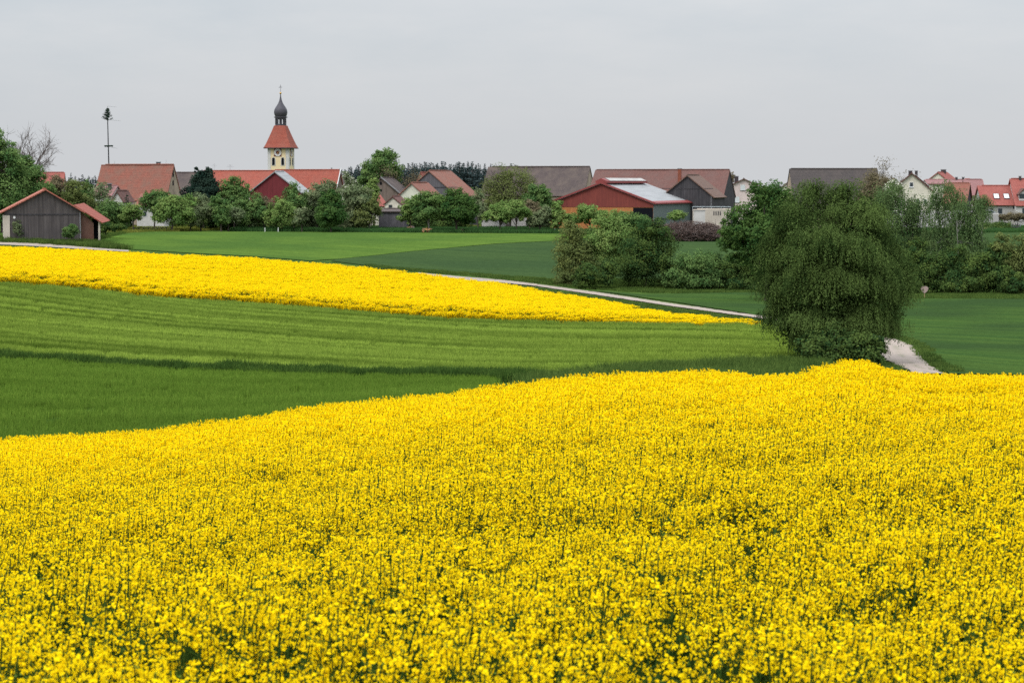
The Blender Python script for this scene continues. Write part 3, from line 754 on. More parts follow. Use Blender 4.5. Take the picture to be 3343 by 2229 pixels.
# ================================================================== building kit
class PM:
    """polygons with metre uvs, one mesh"""
    def __init__(s): s.v = []; s.f = []; s.uv = []; s.m = []
    def face(s, pts, uv=None, m=0):
        pts = [Vector(p) for p in pts]; i = len(s.v); s.v += pts; s.f.append(tuple(range(i, i+len(pts))))
        if uv is None:
            n = (pts[1]-pts[0]).cross(pts[2]-pts[0])
            if n.length < 1e-9: n = Vector((0, 0, 1))
            n.normalize()
            if abs(n.z) > 0.99: a, b = Vector((1, 0, 0)), Vector((0, 1, 0))
            else: a = Vector((0, 0, 1)).cross(n).normalized(); b = n.cross(a)
            uv = [(p.dot(a), p.dot(b)) for p in pts]
        s.uv += uv; s.m.append(m)
    def box(s, x0, x1, y0, y1, z0, z1, m=0):
        p = [Vector((x, y, z)) for z in (z0, z1) for y in (y0, y1) for x in (x0, x1)]
        for q in ((0, 1, 5, 4), (1, 3, 7, 5), (3, 2, 6, 7), (2, 0, 4, 6), (4, 5, 7, 6), (2, 3, 1, 0)): s.face([p[i] for i in q], m=m)
    def prism(s, pts, d, m=0):
        d = Vector(d); a = [Vector(p) for p in pts]; b = [p+d for p in a]; n = len(a)
        s.face(a[::-1], m=m); s.face(b, m=m)
        for i in range(n): s.face([a[i], a[(i+1) % n], b[(i+1) % n], b[i]], m=m)
    def rod(s, a, b, r0, r1=None, n=6, m=0):
        a, b = Vector(a), Vector(b); r1 = r0 if r1 is None else r1
        d = (b-a).normalized(); x = d.orthogonal().normalized(); y = d.cross(x)
        ra = [a+(x*math.cos(t)+y*math.sin(t))*r0 for t in [i*2*math.pi/n for i in range(n)]]
        rb = [b+(x*math.cos(t)+y*math.sin(t))*r1 for t in [i*2*math.pi/n for i in range(n)]]
        for i in range(n): s.face([ra[i], ra[(i+1) % n], rb[(i+1) % n], rb[i]], m=m)
        s.face(ra[::-1], m=m); s.face(rb, m=m)
    def slab(s, p00, p10, p11, p01, th=0.16, n=10, sag=0.0, m=0):
        """roof slope: p00-p10 is the eave, p01-p11 the ridge"""
        p00, p10, p11, p01 = map(Vector, (p00, p10, p11, p01))
        nrm = (p10-p00).cross(p01-p00).normalized()
        if nrm.z < 0: nrm = -nrm
        L = (p10-p00).length; H = (p01-p00).length
        off = [0.0 if i in (0, n) else random.uniform(-sag, sag)-sag*1.5*math.sin(math.pi*i/n) for i in range(n+1)]
        k = 3
        top = [[(p00.lerp(p10, i/n)).lerp(p01.lerp(p11, i/n), j/k)+Vector((0, 0, off[i]*(0.4+0.6*j/k))) for j in range(k+1)] for i in range(n+1)]
        for i in range(n):
            for j in range(k):
                u0, u1, v0, v1 = L*i/n, L*(i+1)/n, H*j/k, H*(j+1)/k
                s.face([top[i][j], top[i+1][j], top[i+1][j+1], top[i][j+1]], [(u0, v0), (u1, v0), (u1, v1), (u0, v1)], m)
                q = [p-nrm*th for p in (top[i][j+1], top[i+1][j+1], top[i+1][j], top[i][j])]
                s.face(q, m=m)
        bd = [(i, 0) for i in range(n+1)]+[(n, j) for j in range(1, k+1)]+[(i, k) for i in range(n-1, -1, -1)]+[(0, j) for j in range(k-1, 0, -1)]
        for a, b in zip(bd, bd[1:]+bd[:1]):
            A, B = top[a[0]][a[1]], top[b[0]][b[1]]
            s.face([A, A-nrm*th, B-nrm*th, B], m=m)
    def make(s, name, mats, parent=None, **tags):
        me = bpy.data.meshes.new(name); me.from_pydata([tuple(v) for v in s.v], [], s.f)
        l = me.uv_layers.new(name='UVMap'); l.data.foreach_set('uv', np.array(s.uv, np.float32).ravel())
        for mm in (mats if isinstance(mats, (list, tuple)) else [mats]): me.materials.append(mm)
        me.polygons.foreach_set('material_index', np.array(s.m, np.int32)); me.update()
        return obj(name, me, parent, **tags)

class House:
    def __init__(s, name, label, cat, Bpx, D, th, Apx, wall, roof, eave, ridge, Cpx=None, dep=None, axis='x', over=0.35, verge=0.25, gable=None, gmat=None, sag=0.03, apex=0.5, rth=0.16, group=None, noroof=False):
        t = R(th); uB = float(ray(Bpx, 650)[0]); uA = float(ray(Apx, 650)[0])
        X, Y = uB*D, D
        s.a = (X-uA*Y)/(math.cos(t)+uA*math.sin(t))
        if Cpx is not None:
            uC = float(ray(Cpx, 650)[0]); s.c = (uC*Y-X)/(math.sin(t)-uC*math.cos(t))
        else: s.c = dep
        s.t = t; s.D = D; gz = min(float(zg(X, Y)), float(zg(X-s.a*math.cos(t), Y+s.a*math.sin(t))))
        s.gz = gz
        tags = dict(label=label, category=cat)
        if group: tags['group'] = group
        s.root = empty(name, (X, Y, gz), -t, **tags)
        s.M = Matrix.Translation((X, Y, gz)) @ Matrix.Rotation(-t, 4, 'Z')
        s.Mi = s.M.inverted()
        s.axis = axis
        ze = ZR(eave, D) - gz
        if axis == 'x': Wd, Ls = s.c, s.a; hr = ZR(ridge, D+s.c*apex*math.cos(t)) - gz
        else: Wd, Ls = s.a, s.c; hr = ZR(ridge, D+s.a*apex*math.sin(t)) - gz
        sl = (hr-ze)/(Wd*apex+over); he = ze+over*sl
        s.sl, s.he, s.hr, s.W, s.L, s.ze = sl, he, hr, Wd, Ls, ze
        ta = Wd*apex if axis == 'x' else -Wd*apex
        def Lc(q, w, z):       # q along ridge, w across (0..W from front/right wall)
            return Vector((-q, w, z)) if axis == 'x' else Vector((-w, q, z))
        s.Lc = Lc
        sl2 = sl if abs(apex-0.5) < 1e-6 else (hr-ze)/(Wd*(1-apex)+over)
        he2 = ze+over*sl2; s.he2 = he2
        p = PM(); b = -0.6
        p.face([Lc(0, 0, b), Lc(s.L, 0, b), Lc(s.L, 0, he), Lc(0, 0, he)][::(-1 if axis == 'x' else 1)])
        p.face([Lc(0, Wd, b), Lc(s.L, Wd, b), Lc(s.L, Wd, he2), Lc(0, Wd, he2)][::(1 if axis == 'x' else -1)])
        g = p
        for q in (0, s.L):
            if gmat: g = PM()
            pts = [Lc(q, 0, b), Lc(q, Wd, b), Lc(q, Wd, he2), Lc(q, Wd*apex, hr-0.02), Lc(q, 0, he)]
            if gmat is None: p.face(pts)
            else:
                p.face([Lc(q, 0, b), Lc(q, Wd, b), Lc(q, Wd, he2), Lc(q, 0, he)])
                g.face([Lc(q, 0, he), Lc(q, Wd, he2), Lc(q, Wd*apex, hr-0.02)]); g.make('gable', gmat, s.root)
        s.wall = p.make('wall', wall, s.root)
        if not noroof:
            r = PM(); n = max(4, int(s.L/2))
            r.slab(Lc(-verge, -over, ze), Lc(s.L+verge, -over, ze), Lc(s.L+verge, Wd*apex, hr), Lc(-verge, Wd*apex, hr), rth, n, sag)
            st = random.getstate(); 
            r.slab(Lc(-verge, Wd+over, ze), Lc(s.L+verge, Wd+over, ze), Lc(s.L+verge, Wd*apex+0.004, hr-0.004), Lc(-verge, Wd*apex+0.004, hr-0.004), rth, n, sag)
            # ridge tiles
            for i in range(int(s.L/0.9)):
                a0 = i*0.9; r.rod(Lc(a0, Wd*apex, hr+0.01), Lc(min(a0+0.92, s.L), Wd*apex, hr+0.01), 0.13, 0.11, 6)
            s.roof = r.make('roof', roof, s.root)
    def loc(s, px, row, plane):
        """photo pixel -> local point on a named plane of the house"""
        u, sl = ray(px, row); o = Vector((0, 0, Z0)); d = Vector((float(u), 1, float(sl)))
        if plane == 'f': pt, n = Vector((0, 0, 0)), Vector((0, -1, 0))
        elif plane == 'r': pt, n = Vector((0, 0, 0)), Vector((1, 0, 0))
        elif plane == 'roof':      # slope towards the viewer
            pt = s.Lc(0, 0, s.he); n = s.Lc(1, 0, 0).cross(s.Lc(0, s.W/2, s.hr-s.he))
        elif plane == 'axis':      # vertical plane through the ridge
            pt = s.Lc(0, s.W/2, 0); n = s.Lc(0, 1, 0)
        lo = s.Mi @ o; ld = (s.Mi.to_3x3() @ d)
        k = (pt-lo).dot(n)/ld.dot(n)
        return lo+ld*k
    def window(s, rect, plane='f', frame=None, pane=None, name='window', bars=True, fw=0.07, out=0.05, mat_sill=None, **tags):
        x0, y0, x1, y1 = rect; frame = frame or F_white; pane = pane or G_pane
        a = s.loc(x0, y1, plane); b = s.loc(x1, y0, plane)
        if plane in 'fr':
            if plane == 'f': ex, ey, nn = Vector((1, 0, 0)), Vector((0, 0, 1)), Vector((0, -1, 0)); W_, H_ = b.x-a.x, b.z-a.z
            else: ex, ey, nn = Vector((0, 1, 0)), Vector((0, 0, 1)), Vector((1, 0, 0)); W_, H_ = b.y-a.y, b.z-a.z
        else:
            ex = Vector((1, 0, 0)) if s.axis == 'x' else Vector((0, 1, 0))
            ey = (s.Lc(0, s.W/2, s.hr)-s.Lc(0, 0, s.he)).normalized(); nn = ex.cross(ey)
            if nn.z < 0: nn = -nn
            W_ = (b-a).dot(ex); H_ = (b-a).dot(ey); a = a+nn*0.10
        def bx(p, u0, u1, v0, v1, d0, d1):
            pts = [a+ex*u0+ey*v0+nn*d0, a+ex*u1+ey*v0+nn*d0, a+ex*u1+ey*v1+nn*d0, a+ex*u0+ey*v1+nn*d0]
            p.prism(pts, nn*(d1-d0))
        p = PM()
        bx(p, 0, fw, 0, H_, 0.0, out); bx(p, W_-fw, W_, 0, H_, 0.0, out); bx(p, fw, W_-fw, 0, fw, 0.0, out); bx(p, fw, W_-fw, H_-fw, H_, 0.0, out)
        if bars and W_ > 0.9: bx(p, W_/2-fw*.35, W_/2+fw*.35, fw, H_-fw, 0, out*0.9)
        w = p.make(name, frame, s.root, **tags)
        q = PM(); bx(q, fw*.6, W_-fw*.6, fw*.6, H_-fw*.6, 0.003, out*0.5); q.make('pane', pane, w)
        if mat_sill:
            q = PM(); bx(q, -0.06, W_+0.06, -0.10, -0.003, 0.0, out+0.10); q.make('sill', mat_sill, w)
        return w
    def opening(s, rect, plane='f', mat=None, name='opening', out=0.02, **tags):
        a = s.loc(rect[0], rect[3], plane); b = s.loc(rect[2], rect[1], plane); p = PM()
        if plane == 'f': p.box(a.x, b.x, -out, 0.0, a.z, b.z)
        else: p.box(0, out, a.y, b.y, a.z, b.z)
        return p.make(name, mat or G_black, s.root, **tags)
    def chimney(s, rect, mat=None, off=0.0, w=None, cap=True, **tags):
        a = s.loc(rect[0], rect[1], 'axis'); b = s.loc(rect[2], rect[3], 'axis'); p = PM()
        w = w or 0.6; yc = a.y + off if s.axis == 'x' else 0
        if s.axis == 'x': x0, x1, y0, y1 = a.x, b.x, yc-w/2, yc+w/2
        else:
            uu = ray(rect[0], rect[1])[0]; x0, x1 = a.x-w/2+off, a.x+w/2+off; y0, y1 = min(a.y, b.y), max(a.y, b.y)
        p.box(x0, x1, y0, y1, b.z-1.2, a.z)
        c = p.make('chimney', mat or C_dark, s.root, **tags)
        if cap:
            q = PM(); q.box(x0-.08, x1+.08, y0-.08, y1+.08, a.z+.001, a.z+.12); q.make('chimney_cap', F_grey, c)
        return c
    def chimney_at(s, px, row_top, row_bot, wpx, t_off, mat=None, w=0.6, cap=True):
        """chimney centred on px, t_off metres behind the front wall plane"""
        u = float(ray(px, row_top)[0]); lo = s.Mi @ Vector((0, 0, Z0))
        # walk along the ray until local y == t_off
        d0 = s.Mi.to_3x3() @ Vector((u, 1, 0)); k = (t_off-lo.y)/d0.y; pt = lo+d0*k
        D = k; wm = wpx/F*D; zt = ZR(row_top, D)-s.gz; zb = ZR(row_bot, D)-s.gz
        p = PM(); p.box(pt.x-wm/2, pt.x+wm/2, pt.y-w/2, pt.y+w/2, zb-0.8, zt)
        c = p.make('chimney', mat or C_dark, s.root)
        if cap:
            q = PM(); q.box(pt.x-wm/2-.07, pt.x+wm/2+.07, pt.y-w/2-.07, pt.y+w/2+.07, zt+.002, zt+.13); q.make('chimney_cap', F_grey, c)
        return c
    def pole(s, px, row_top, row_bot, r=0.03, t_off=None, name='antenna', bars=()):
        t_off = s.c/2 if t_off is None else t_off
        u = float(ray(px, row_top)[0]); lo = s.Mi @ Vector((0, 0, Z0)); d0 = s.Mi.to_3x3() @ Vector((u, 1, 0)); k = (t_off-lo.y)/d0.y; pt = lo+d0*k
        zt = ZR(row_top, k)-s.gz; zb = ZR(row_bot, k)-s.gz
        p = PM(); p.rod((pt.x, pt.y, zb-0.3), (pt.x, pt.y, zt), r, r, 5)
        for (f, hw) in bars: z = zb+(zt-zb)*f; p.rod((pt.x-hw, pt.y, z), (pt.x+hw, pt.y, z), r*.8, r*.8, 5)
        return p.make(name, F_grey, s.root)

# ================================================================== the village, from left to right
# plank shed at the left edge
h = House('plank_shed', 'weathered dark plank shed with salmon tiled roof at left edge', 'shed', 263, 285, -14, 14, K_shed, T_salmon, 693, 617, dep=11, axis='y', over=0.6, verge=0.5, sag=0.02, apex=0.46)
b = h.loc(20, 700, 'f'); e = h.loc(263, 700, 'f')
p = PM(); p.box(-h.a, 0, -0.06, -0.002, b.z-0.1, b.z+0.06); p.make('ledge_board', K_dark, h.root)
p = PM(); p.box(-h.a-0.15, -h.a+0.65, -0.10, -0.003, -0.5, b.z-0.12); p.box(-h.a-0.15, -h.a-0.003, 0, 9.0, -0.5, b.z-0.12); p.make('corner_wall', C_conc, h.root)
p = PM(); q0 = h.loc(43, 714, 'f'); q1 = h.loc(50, 706, 'f'); p.box(q0.x, q1.x, -0.07, -0.004, q0.z, q1.z); p.make('sign_plate', F_white, h.root, label='small pale plate nailed to the planks')
p = PM(); p.rod((-0.1, -0.15, -0.4), (-0.1, -0.15, b.z+0.2), 0.06, 0.06, 6); p.make('downpipe', F_grey, h.root)
z1 = ZR(697, 285)-h.gz
# brick lean-to of the shed
p = PM(); ww = (304-263)/F*285; p.face([(0.02, 0.3, -.6), (ww, 0.3, -.6), (ww, 0.3, z1-1.3), (0.02, 0.3, z1+0.25)]); p.face([(ww, 0.3, -.6), (ww, 8, -.6), (ww, 8, z1-1.3), (ww, 0.3, z1-1.3)])
lt = p.make('brick_annex', W_brick, h.root, label='small brick annex with tiled lean-to roof')
zr, zl = ZR(668, 286)-h.gz, ZR(727, 286)-h.gz
p = PM(); p.slab((332-263)/F*285*Vector((1, 0, 0))+Vector((0, -.3, zl)), Vector(((332-263)/F*285+1.6, 9.5, zl+0.15)), Vector((0.9, 9.5, zr+0.15)), Vector((-0.9, -.3, zr)), 0.12, 6, 0.01); p.make('annex_roof', T_red, lt)
p = PM(); p.box(ww+0.6, ww+0.85, 0.2, 0.45, -.6, zl+0.35); p.make('post', C_conc, lt)
p = PM(); p.box(ww+0.01, ww+0.9, 4.0, 4.1, -.6, zl+0.4); p.make('bay_shade_panel', G_black, lt)  # black panel, the shade of the lean-to bay is put into its colour

h = House('house', 'orange red roof peeping out behind the big trees at far left', 'house', 205, 430, -8, 100, W_cream, T_bright, 612, 563, dep=8, sag=0.01)
# old barn with chimney
h = House('barn', 'old barn with large faded red roof below the maypole', 'barn', 541, 385, 16, 306, W_beige, T_old, 655, 537, Cpx=594, sag=0.06, over=0.2, verge=0.12)
h.chimney_at(517, 531, 541, 11, h.c/2+0.5, C_dark)
for rr in ((563, 556, 567, 578), (563, 590, 567, 606)): h.opening(rr, 'r', G_black, 'vent')
h.pole(542, 522, 538, 0.02)
h.pole(374, 526, 542, 0.02)
# house with low pinkish roof behind the orchard
h = House('house', 'low house with dusty pink roof half hidden behind sparse trees', 'house', 362, 362, 6, 300, W_white, T_mauve, 640, 606, dep=7, sag=0.01)
h.chimney_at(358, 601, 625, 10, 2.2, C_dark)
h = House('house', 'small house with brown roof and white gable by the little conifer', 'house', 400, 358, 10, 366, W_white, T_brown, 660, 622, dep=5, axis='y', sag=0.01)
h = House('house', 'white house wall glimpsed through the orchard trees at the left', 'house', 535, 356, 4, 446, W_white, T_old, 672, 632, dep=8, sag=0.01)
h.window((505, 690, 520, 708)); h.window((465, 690, 480, 708))
h = House('barn', 'barn with grey brown roof behind the dark conifer', 'barn', 660, 402, 6, 552, W_beige, T_grey, 655, 563, dep=10, sag=0.03)
h = House('farmhouse', 'long red tiled roof left of the church tower', 'farmhouse', 905, 412, 4, 640, W_cream, T_red, 640, 557.5, dep=10, sag=0.04)
h.pole(699, 535, 558, 0.02, bars=((.7, .5), (.9, .3))); h.pole(751, 537, 558, 0.025, bars=((.6, .7), (.85, .5)))
h.chimney_at(686, 552, 558, 10, h.c/2, C_dark)
h = House('church_nave', 'church nave with long red tiled roof and white verge', 'church', 1092, 425, 14, 872, W_cream, T_red, 636, 554.5, Cpx=1124, sag=0.02, over=0.25, verge=0.2, gmat=K_brownwall)
p = PM()
for a_, b_ in ((h.Lc(-.26, -.35, h.ze-0.05), h.Lc(-.26, h.W/2, h.hr-0.0)),): p.prism([a_, b_, b_+Vector((0, 0, .3)), a_+Vector((0, 0, .3))], (0.12, 0, 0))
p.make('verge_board', F_white, h.root)
# church tower
TD = 470
def tower():
    th = R(9.5); uB = float(ray(942, 550)[0]); X = uB*TD; Y = TD
    uA = float(ray(875, 550)[0]); wd = (X-uA*Y)/(math.cos(th)+uA*math.sin(th))
    gz = float(zg(X, Y)); root = empty('church_tower', (X, Y, gz), -th, label='yellow church tower with clock, red hipped roof and dark onion dome', category='church tower')
    zz = lambda row: ZR(row, TD+2)-gz
    e = zz(482); cx, cy = -wd/2, wd/2
    p = PM(); p.box(-wd, 0, 0, wd, -1, e); wall = p.make('wall', W_yellow, root)
    # white corner strips
    p = PM(); s_ = 0.62
    for x0, x1 in ((-wd-.05, -wd+s_), (-s_, .05)): p.box(x0, x1, -.05, 0.3, -1, e-.003)
    for y0, y1 in ((0.3005, s_+.1), (wd-s_, wd+.05)): p.box(-0.3, .05, y0, y1, -1, e-.003)
    p.box(-wd-.06, .06, -.06, wd+.06, e-.35, e-.05)
    p.make('corner_strip', W_white, root)
    # roof: steep truncated pyramid
    rt = zz(410.5); r0 = wd/2+0.75; r1 = (931-896)/F*TD/2*1.02
    p = PM(); k = 6; rings = []
    for i in range(k+1):
        f = i/k; r = r0+(r1-r0)*(f**0.88); rings.append((r, e-.05+(rt-e+.05)*f))
    for i in range(k):
        (ra, za), (rb, zb) = rings[i], rings[i+1]
        ca = [(cx-ra, cy-ra, za), (cx+ra, cy-ra, za), (cx+ra, cy+ra, za), (cx-ra, cy+ra, za)]; cb = [(cx-rb, cy-rb, zb), (cx+rb, cy-rb, zb), (cx+rb, cy+rb, zb), (cx-rb, cy+rb, zb)]
        for j in range(4): p.face([ca[j], ca[(j+1) % 4], cb[(j+1) % 4], cb[j]])
    p.face([(cx-r0, cy-r0, e-.05), (cx-r0, cy+r0, e-.05), (cx+r0, cy+r0, e-.05), (cx+r0, cy-r0, e-.05)])
    p.make('roof', T_red, root)
    p = PM(); p.box(cx-r0-.06, cx+r0+.06, cy-r0-.06, cy+r0+.06, e-.24, e-.052); p.make('eaves_board', F_dark, root)
    # lantern
    lz0, lz1 = rt-.05, zz(384); rl = r1*0.98
    p = PM()
    for rr, a_, b_ in ((rl*1.06, lz0, lz0+.35), (rl*1.25, lz1-.05, lz1+.18), (rl*1.0, lz1-.4, lz1-.05)):
        pts = [(cx+rr*math.cos(R(22.5+45*i)), cy+rr*math.sin(R(22.5+45*i)), a_) for i in range(8)]; p.prism(pts, (0, 0, b_-a_))
    for i in range(8):
        a_ = R(22.5+45*i); x, y = cx+rl*.9*math.cos(a_), cy+rl*.9*math.sin(a_); p.rod((x, y, lz0), (x, y, lz1), 0.19, 0.19, 5)
    lan = p.make('lantern', M_copper, root)
    p = PM(); p.rod((cx, cy, lz0), (cx, cy, lz1), 0.12, 0.12, 6); p.make('king_post', M_copper, lan)
    # onion
    prof = [(r_, zz(row)) for r_, row in ((16.5, 383), (20, 377), (21.8, 370), (22, 365), (20.5, 358), (17.5, 352), (13.5, 346), (9.5, 340), (6.5, 334), (4.3, 328), (2.6, 320), (1.6, 312), (1.0, 306))]
    k = 16; V = []; Qs = []
    for r_, z in prof:
        for j in range(k): V.append((cx+r_/F*TD*math.cos(j*2*math.pi/k), cy+r_/F*TD*math.sin(j*2*math.pi/k), z))
    for i in range(len(prof)-1):
        for j in range(k): Qs.append((i*k+j, i*k+(j+1) % k, (i+1)*k+(j+1) % k, (i+1)*k+j))
    obj('onion_dome', fast_mesh('onion_dome', V, Qs, [M_copper], smooth=True), root)
    p = PM(); p.rod((cx, cy, zz(308)), (cx, cy, zz(277)), 0.05, 0.04, 6)
    p.rod((cx-.38, cy, zz(285.5)), (cx+.38, cy, zz(285.5)), 0.04, 0.04, 5); p.rod((cx-.24, cy, zz(282)), (cx+.24, cy, zz(282)), 0.035, 0.035, 5)
    cr = p.make('cross', M_copper, root)
    me = bpy.data.meshes.new('ball'); import bmesh
    bm = bmesh.new(); bmesh.ops.create_icosphere(bm, subdivisions=2, radius=0.24); bm.to_mesh(me); bm.free(); me.materials.append(M_gold)
    bo = obj('ball', me, cr); bo.location = (cx, cy, zz(304.5))
    # clock on the front and side
    for face in ('f', 'r'):
        c0 = Vector((cx+0.0, 0, zz(498.5))) if face == 'f' else Vector((0, cy, zz(498.5)))
        c0 = Vector(((-wd*0.52), 0, zz(498.5))) if face == 'f' else c0
        ex, nn = (Vector((1, 0, 0)), Vector((0, -1, 0))) if face == 'f' else (Vector((0, 1, 0)), Vector((1, 0, 0)))
        ez = Vector((0, 0, 1)); hw = 0.84
        p = PM(); p.prism([c0-ex*hw-ez*hw, c0+ex*hw-ez*hw, c0+ex*hw+ez*hw, c0-ex*hw+ez*hw], nn*.09)
        ck = p.make('clock', M_maroon, root)
        p = PM(); n_ = 28
        for i in range(n_):
            a0, a1 = 2*math.pi*i/n_, 2*math.pi*(i+1)/n_
            g = lambda r_, a_: c0+ex*r_*math.cos(a_)+ez*r_*math.sin(a_)+nn*.092
            p.prism([g(.42, a0), g(.82, a0), g(.82, a1), g(.42, a1)], nn*.03)
        p.make('dial', F_white, ck)
        for i in range(12):
            p = PM(); a0 = math.pi*i/6; d = ex*math.cos(a0)+ez*math.sin(a0); t_ = ez*math.cos(a0)-ex*math.sin(a0); o_ = c0+nn*.124
            p.prism([o_+d*.50-t_*.035, o_+d*.76-t_*.035, o_+d*.76+t_*.035, o_+d*.50+t_*.035], nn*.012); p.make('hour_mark', M_maroon, ck)
        for L_, a0, w_ in ((.62, R(12), .05), (.46, R(-80), .06)):
            p = PM(); d = ex*math.cos(a0)+ez*math.sin(a0); t_ = ez*math.cos(a0)-ex*math.sin(a0); o_ = c0+nn*.15
            p.prism([o_-t_*w_, o_+d*L_-t_*w_*.5, o_+d*L_+t_*w_*.5, o_+t_*w_], nn*.02); p.make('clock_hand', M_gold, ck)
    # arched sound windows
    def arch(c, hw, hh, ex, nn, d0, d1):
        pts = [c+ex*-hw, c+ex*hw]+[c+ex*hw*math.cos(a_)+Vector((0, 0, hh+hw*math.sin(a_))) for a_ in [math.pi*i/8 for i in range(9)]]
        pts = [q+nn*d0 for q in pts]; p = PM(); p.prism(pts, nn*(d1-d0)); return p
    for face in ('f', 'r'):
        for f_ in (0.27, 0.72):
            ex, nn = (Vector((1, 0, 0)), Vector((0, -1, 0))) if face == 'f' else (Vector((0, 1, 0)), Vector((1, 0, 0)))
            c = (Vector((-wd*(1-f_), 0, 0)) if face == 'f' else Vector((0, wd*f_, 0)))+Vector((0, 0, zz(540)))
            w_ = arch(c-Vector((0, 0, .12)), .46, 1.42, ex, nn, 0, .05).make('window', W_white, root)
            arch(c, .30, 1.36, ex, nn, .053, .07).make('louvre', G_black, w_)
tower()
# maypole
def maypole():
    D = 410; b = P(358, 560, D); gz = float(zg(b.x, D)); root = empty('maypole', (b.x, D, gz), 0, label='tall maypole with spruce top and wreath behind the old barn', category='maypole')
    zz = lambda r_: ZR(r_, D)-gz
    p = PM(); p.rod((0, 0, -.5), (-.25, 0, zz(392)), .17, .09, 8); p.make('pole', F_dark, root)
    q = Q4(); g = np.random.default_rng(5)
    for i in range(26):
        f = i/26; z = zz(394)+(zz(354)-zz(394))*f; L = (1.0-f)**.8*1.05*g.uniform(.6, 1.15)+.12
        for _ in range(3):
            a_ = g.uniform(0, 6.28); dx = np.array([math.cos(a_)*L, math.sin(a_)*L, L*.35])
            s0 = np.array([-.25, 0, z]); q.tube([s0, s0+dx*.55+[0, 0, -.05], s0+dx], [.03, .02, .01], 3, .3, 0)
            c = s0+np.outer(g.uniform(.15, 1, 10), dx)+g.normal(0, .04, (10, 3)); q.leaves(c, .17, None, 2.2, g.uniform(0, 1, 10), 0, g)
    q.tube([[-.25, 0, zz(394)], [-.25, 0, zz(347)]], [.05, .02], 4, .2, 0)
    obj('spruce_top', q.mesh('spruce_top', [LEAF['spruce']]), root)
    q = Q4(); n_ = 30; zc = zz(477); r_ = .74
    c = np.array([[-.12+r_*math.cos(t)+g.normal(0, .03), r_*math.sin(t), zc+g.normal(0, .05)] for t in np.linspace(0, 6.28, 150)])
    q.leaves(c, .22, None, 1.4, g.uniform(0, .6, 150), 0, g); t = np.linspace(0, 2*math.pi, 24); q.tube(np.column_stack([-.12+r_*np.cos(t), r_*np.sin(t), zc+0*t]), .12, 5, .2)
    for a_ in (0, math.pi/2): q.tube([[-.12-r_*math.cos(a_), -r_*math.sin(a_), zc], [-.12+r_*math.cos(a_), r_*math.sin(a_), zc]], .03, 4, .2)
    obj('wreath', q.mesh('wreath', [LEAF['spruce']]), root)
    q = Q4()
    for sx, row, L in ((-.1, 347, 1.5), (.5, 392, 1.6), (.6, 482, .9)):
        z = zz(row); q.tube([[sx-.2, 0, z], [sx+L*.4, .2, z-.08], [sx+L, .3, z-.18]], [.03, .025, .02], 3, .9)
    obj('streamer', q.mesh('streamer', [F_grey]), root)

# dark red board barn with sheet roof
h = House('board_barn', 'dark red board barn with pale sheet metal roof under the church tower', 'barn', 984, 350, 24, 816, K_red, M_metalroof, 630, 559.5, Cpx=1012, axis='y', over=0.3, verge=0.3, sag=0.0)
# small dark gable next to the nave
h = House('house', 'small grey roofed building with dark gable right of the nave', 'house', 1128, 440, 30, 1098, K_dark, T_slate, 620, 578, Cpx=1144, sag=0.01)
# brown gable house and its neighbours
h = House('house', 'old house with brown gable wall left of the cream gables', 'house', 1303, 392, 10, 1187, K_brownwall, T_grey, 634, 580, dep=10, axis='y', over=0.3, verge=0.3, sag=0.02)
h.opening((1240, 594, 1247, 604), 'f'); h.opening((1241, 618, 1247, 626), 'f')
p = PM(); p.prism([h.Lc(-.32, -.35, h.ze), h.Lc(-.32, h.W/2, h.hr), h.Lc(-.32, h.W/2, h.hr+.22), h.Lc(-.32, -.35, h.ze+.22)], (0, -.1, 0)); p.make('verge_board', F_grey, h.root)
h = House('house', 'house with deep red roof in front of the brown gable', 'house', 1262, 372, -32, 1205, W_cream, T_bright, 673, 626, dep=7, sag=0.01, over=0.3, verge=0.25)
h = House('house', 'tiny cream house with brown roof behind the grey plank shed', 'house', 1310, 362, 16, 1256, W_cream, T_brown, 668, 640.5, Cpx=1334, axis='y', over=0.25, verge=0.25, sag=0.01)
h.window((1269, 669, 1280, 679), frame=F_dark)
h = House('house', 'pale green gabled house with weathered brown tiles', 'house', 1386, 374, 22, 1303, W_green, T_ochre, 640, 596, Cpx=1437, axis='y', over=0.3, verge=0.3, sag=0.03)
h.window((1338, 650, 1350, 664))
h = House('barn', 'barn with grey board gable and rusty red roof', 'barn', 1492, 392, 22, 1312, K_grey, T_ochre, 640, 557, Cpx=1560, axis='y', over=0.25, verge=0.25, sag=0.04)
b = h.loc(1400, 612, 'f'); p = PM(); p.box(-h.a, 0, -.06, -.002, b.z-.07, b.z+.07); p.make('ledge_board', K_dark, h.root)
h = House('house', 'small orange red roof just left of the grey gable barn', 'house', 1384, 425, 14, 1366, W_cream, T_bright, 590, 563, dep=6, axis='y', sag=0.01)
h = House('plank_shed', 'low grey plank shed among the trees behind the field edge', 'shed', 1320, 341, 4, 1236, K_grey, T_grey, 690, 681, dep=5, over=0.25, sag=0.02)
h.opening((1236, 741, 1236.2, 742), 'f')
# white wall and house behind the orchard middle
h = House('garden_wall', 'white garden wall standing behind the small apple trees', 'wall', 1650, 352, 3, 1573, W_white, T_grey, 697, 695.5, dep=0.4, over=0.05, verge=0.05, sag=0)
h = House('house', 'low white house with red brown roof right of the white garden wall', 'house', 1790, 358, 4, 1648, W_white, T_brown, 700, 668, dep=6, sag=0.01)
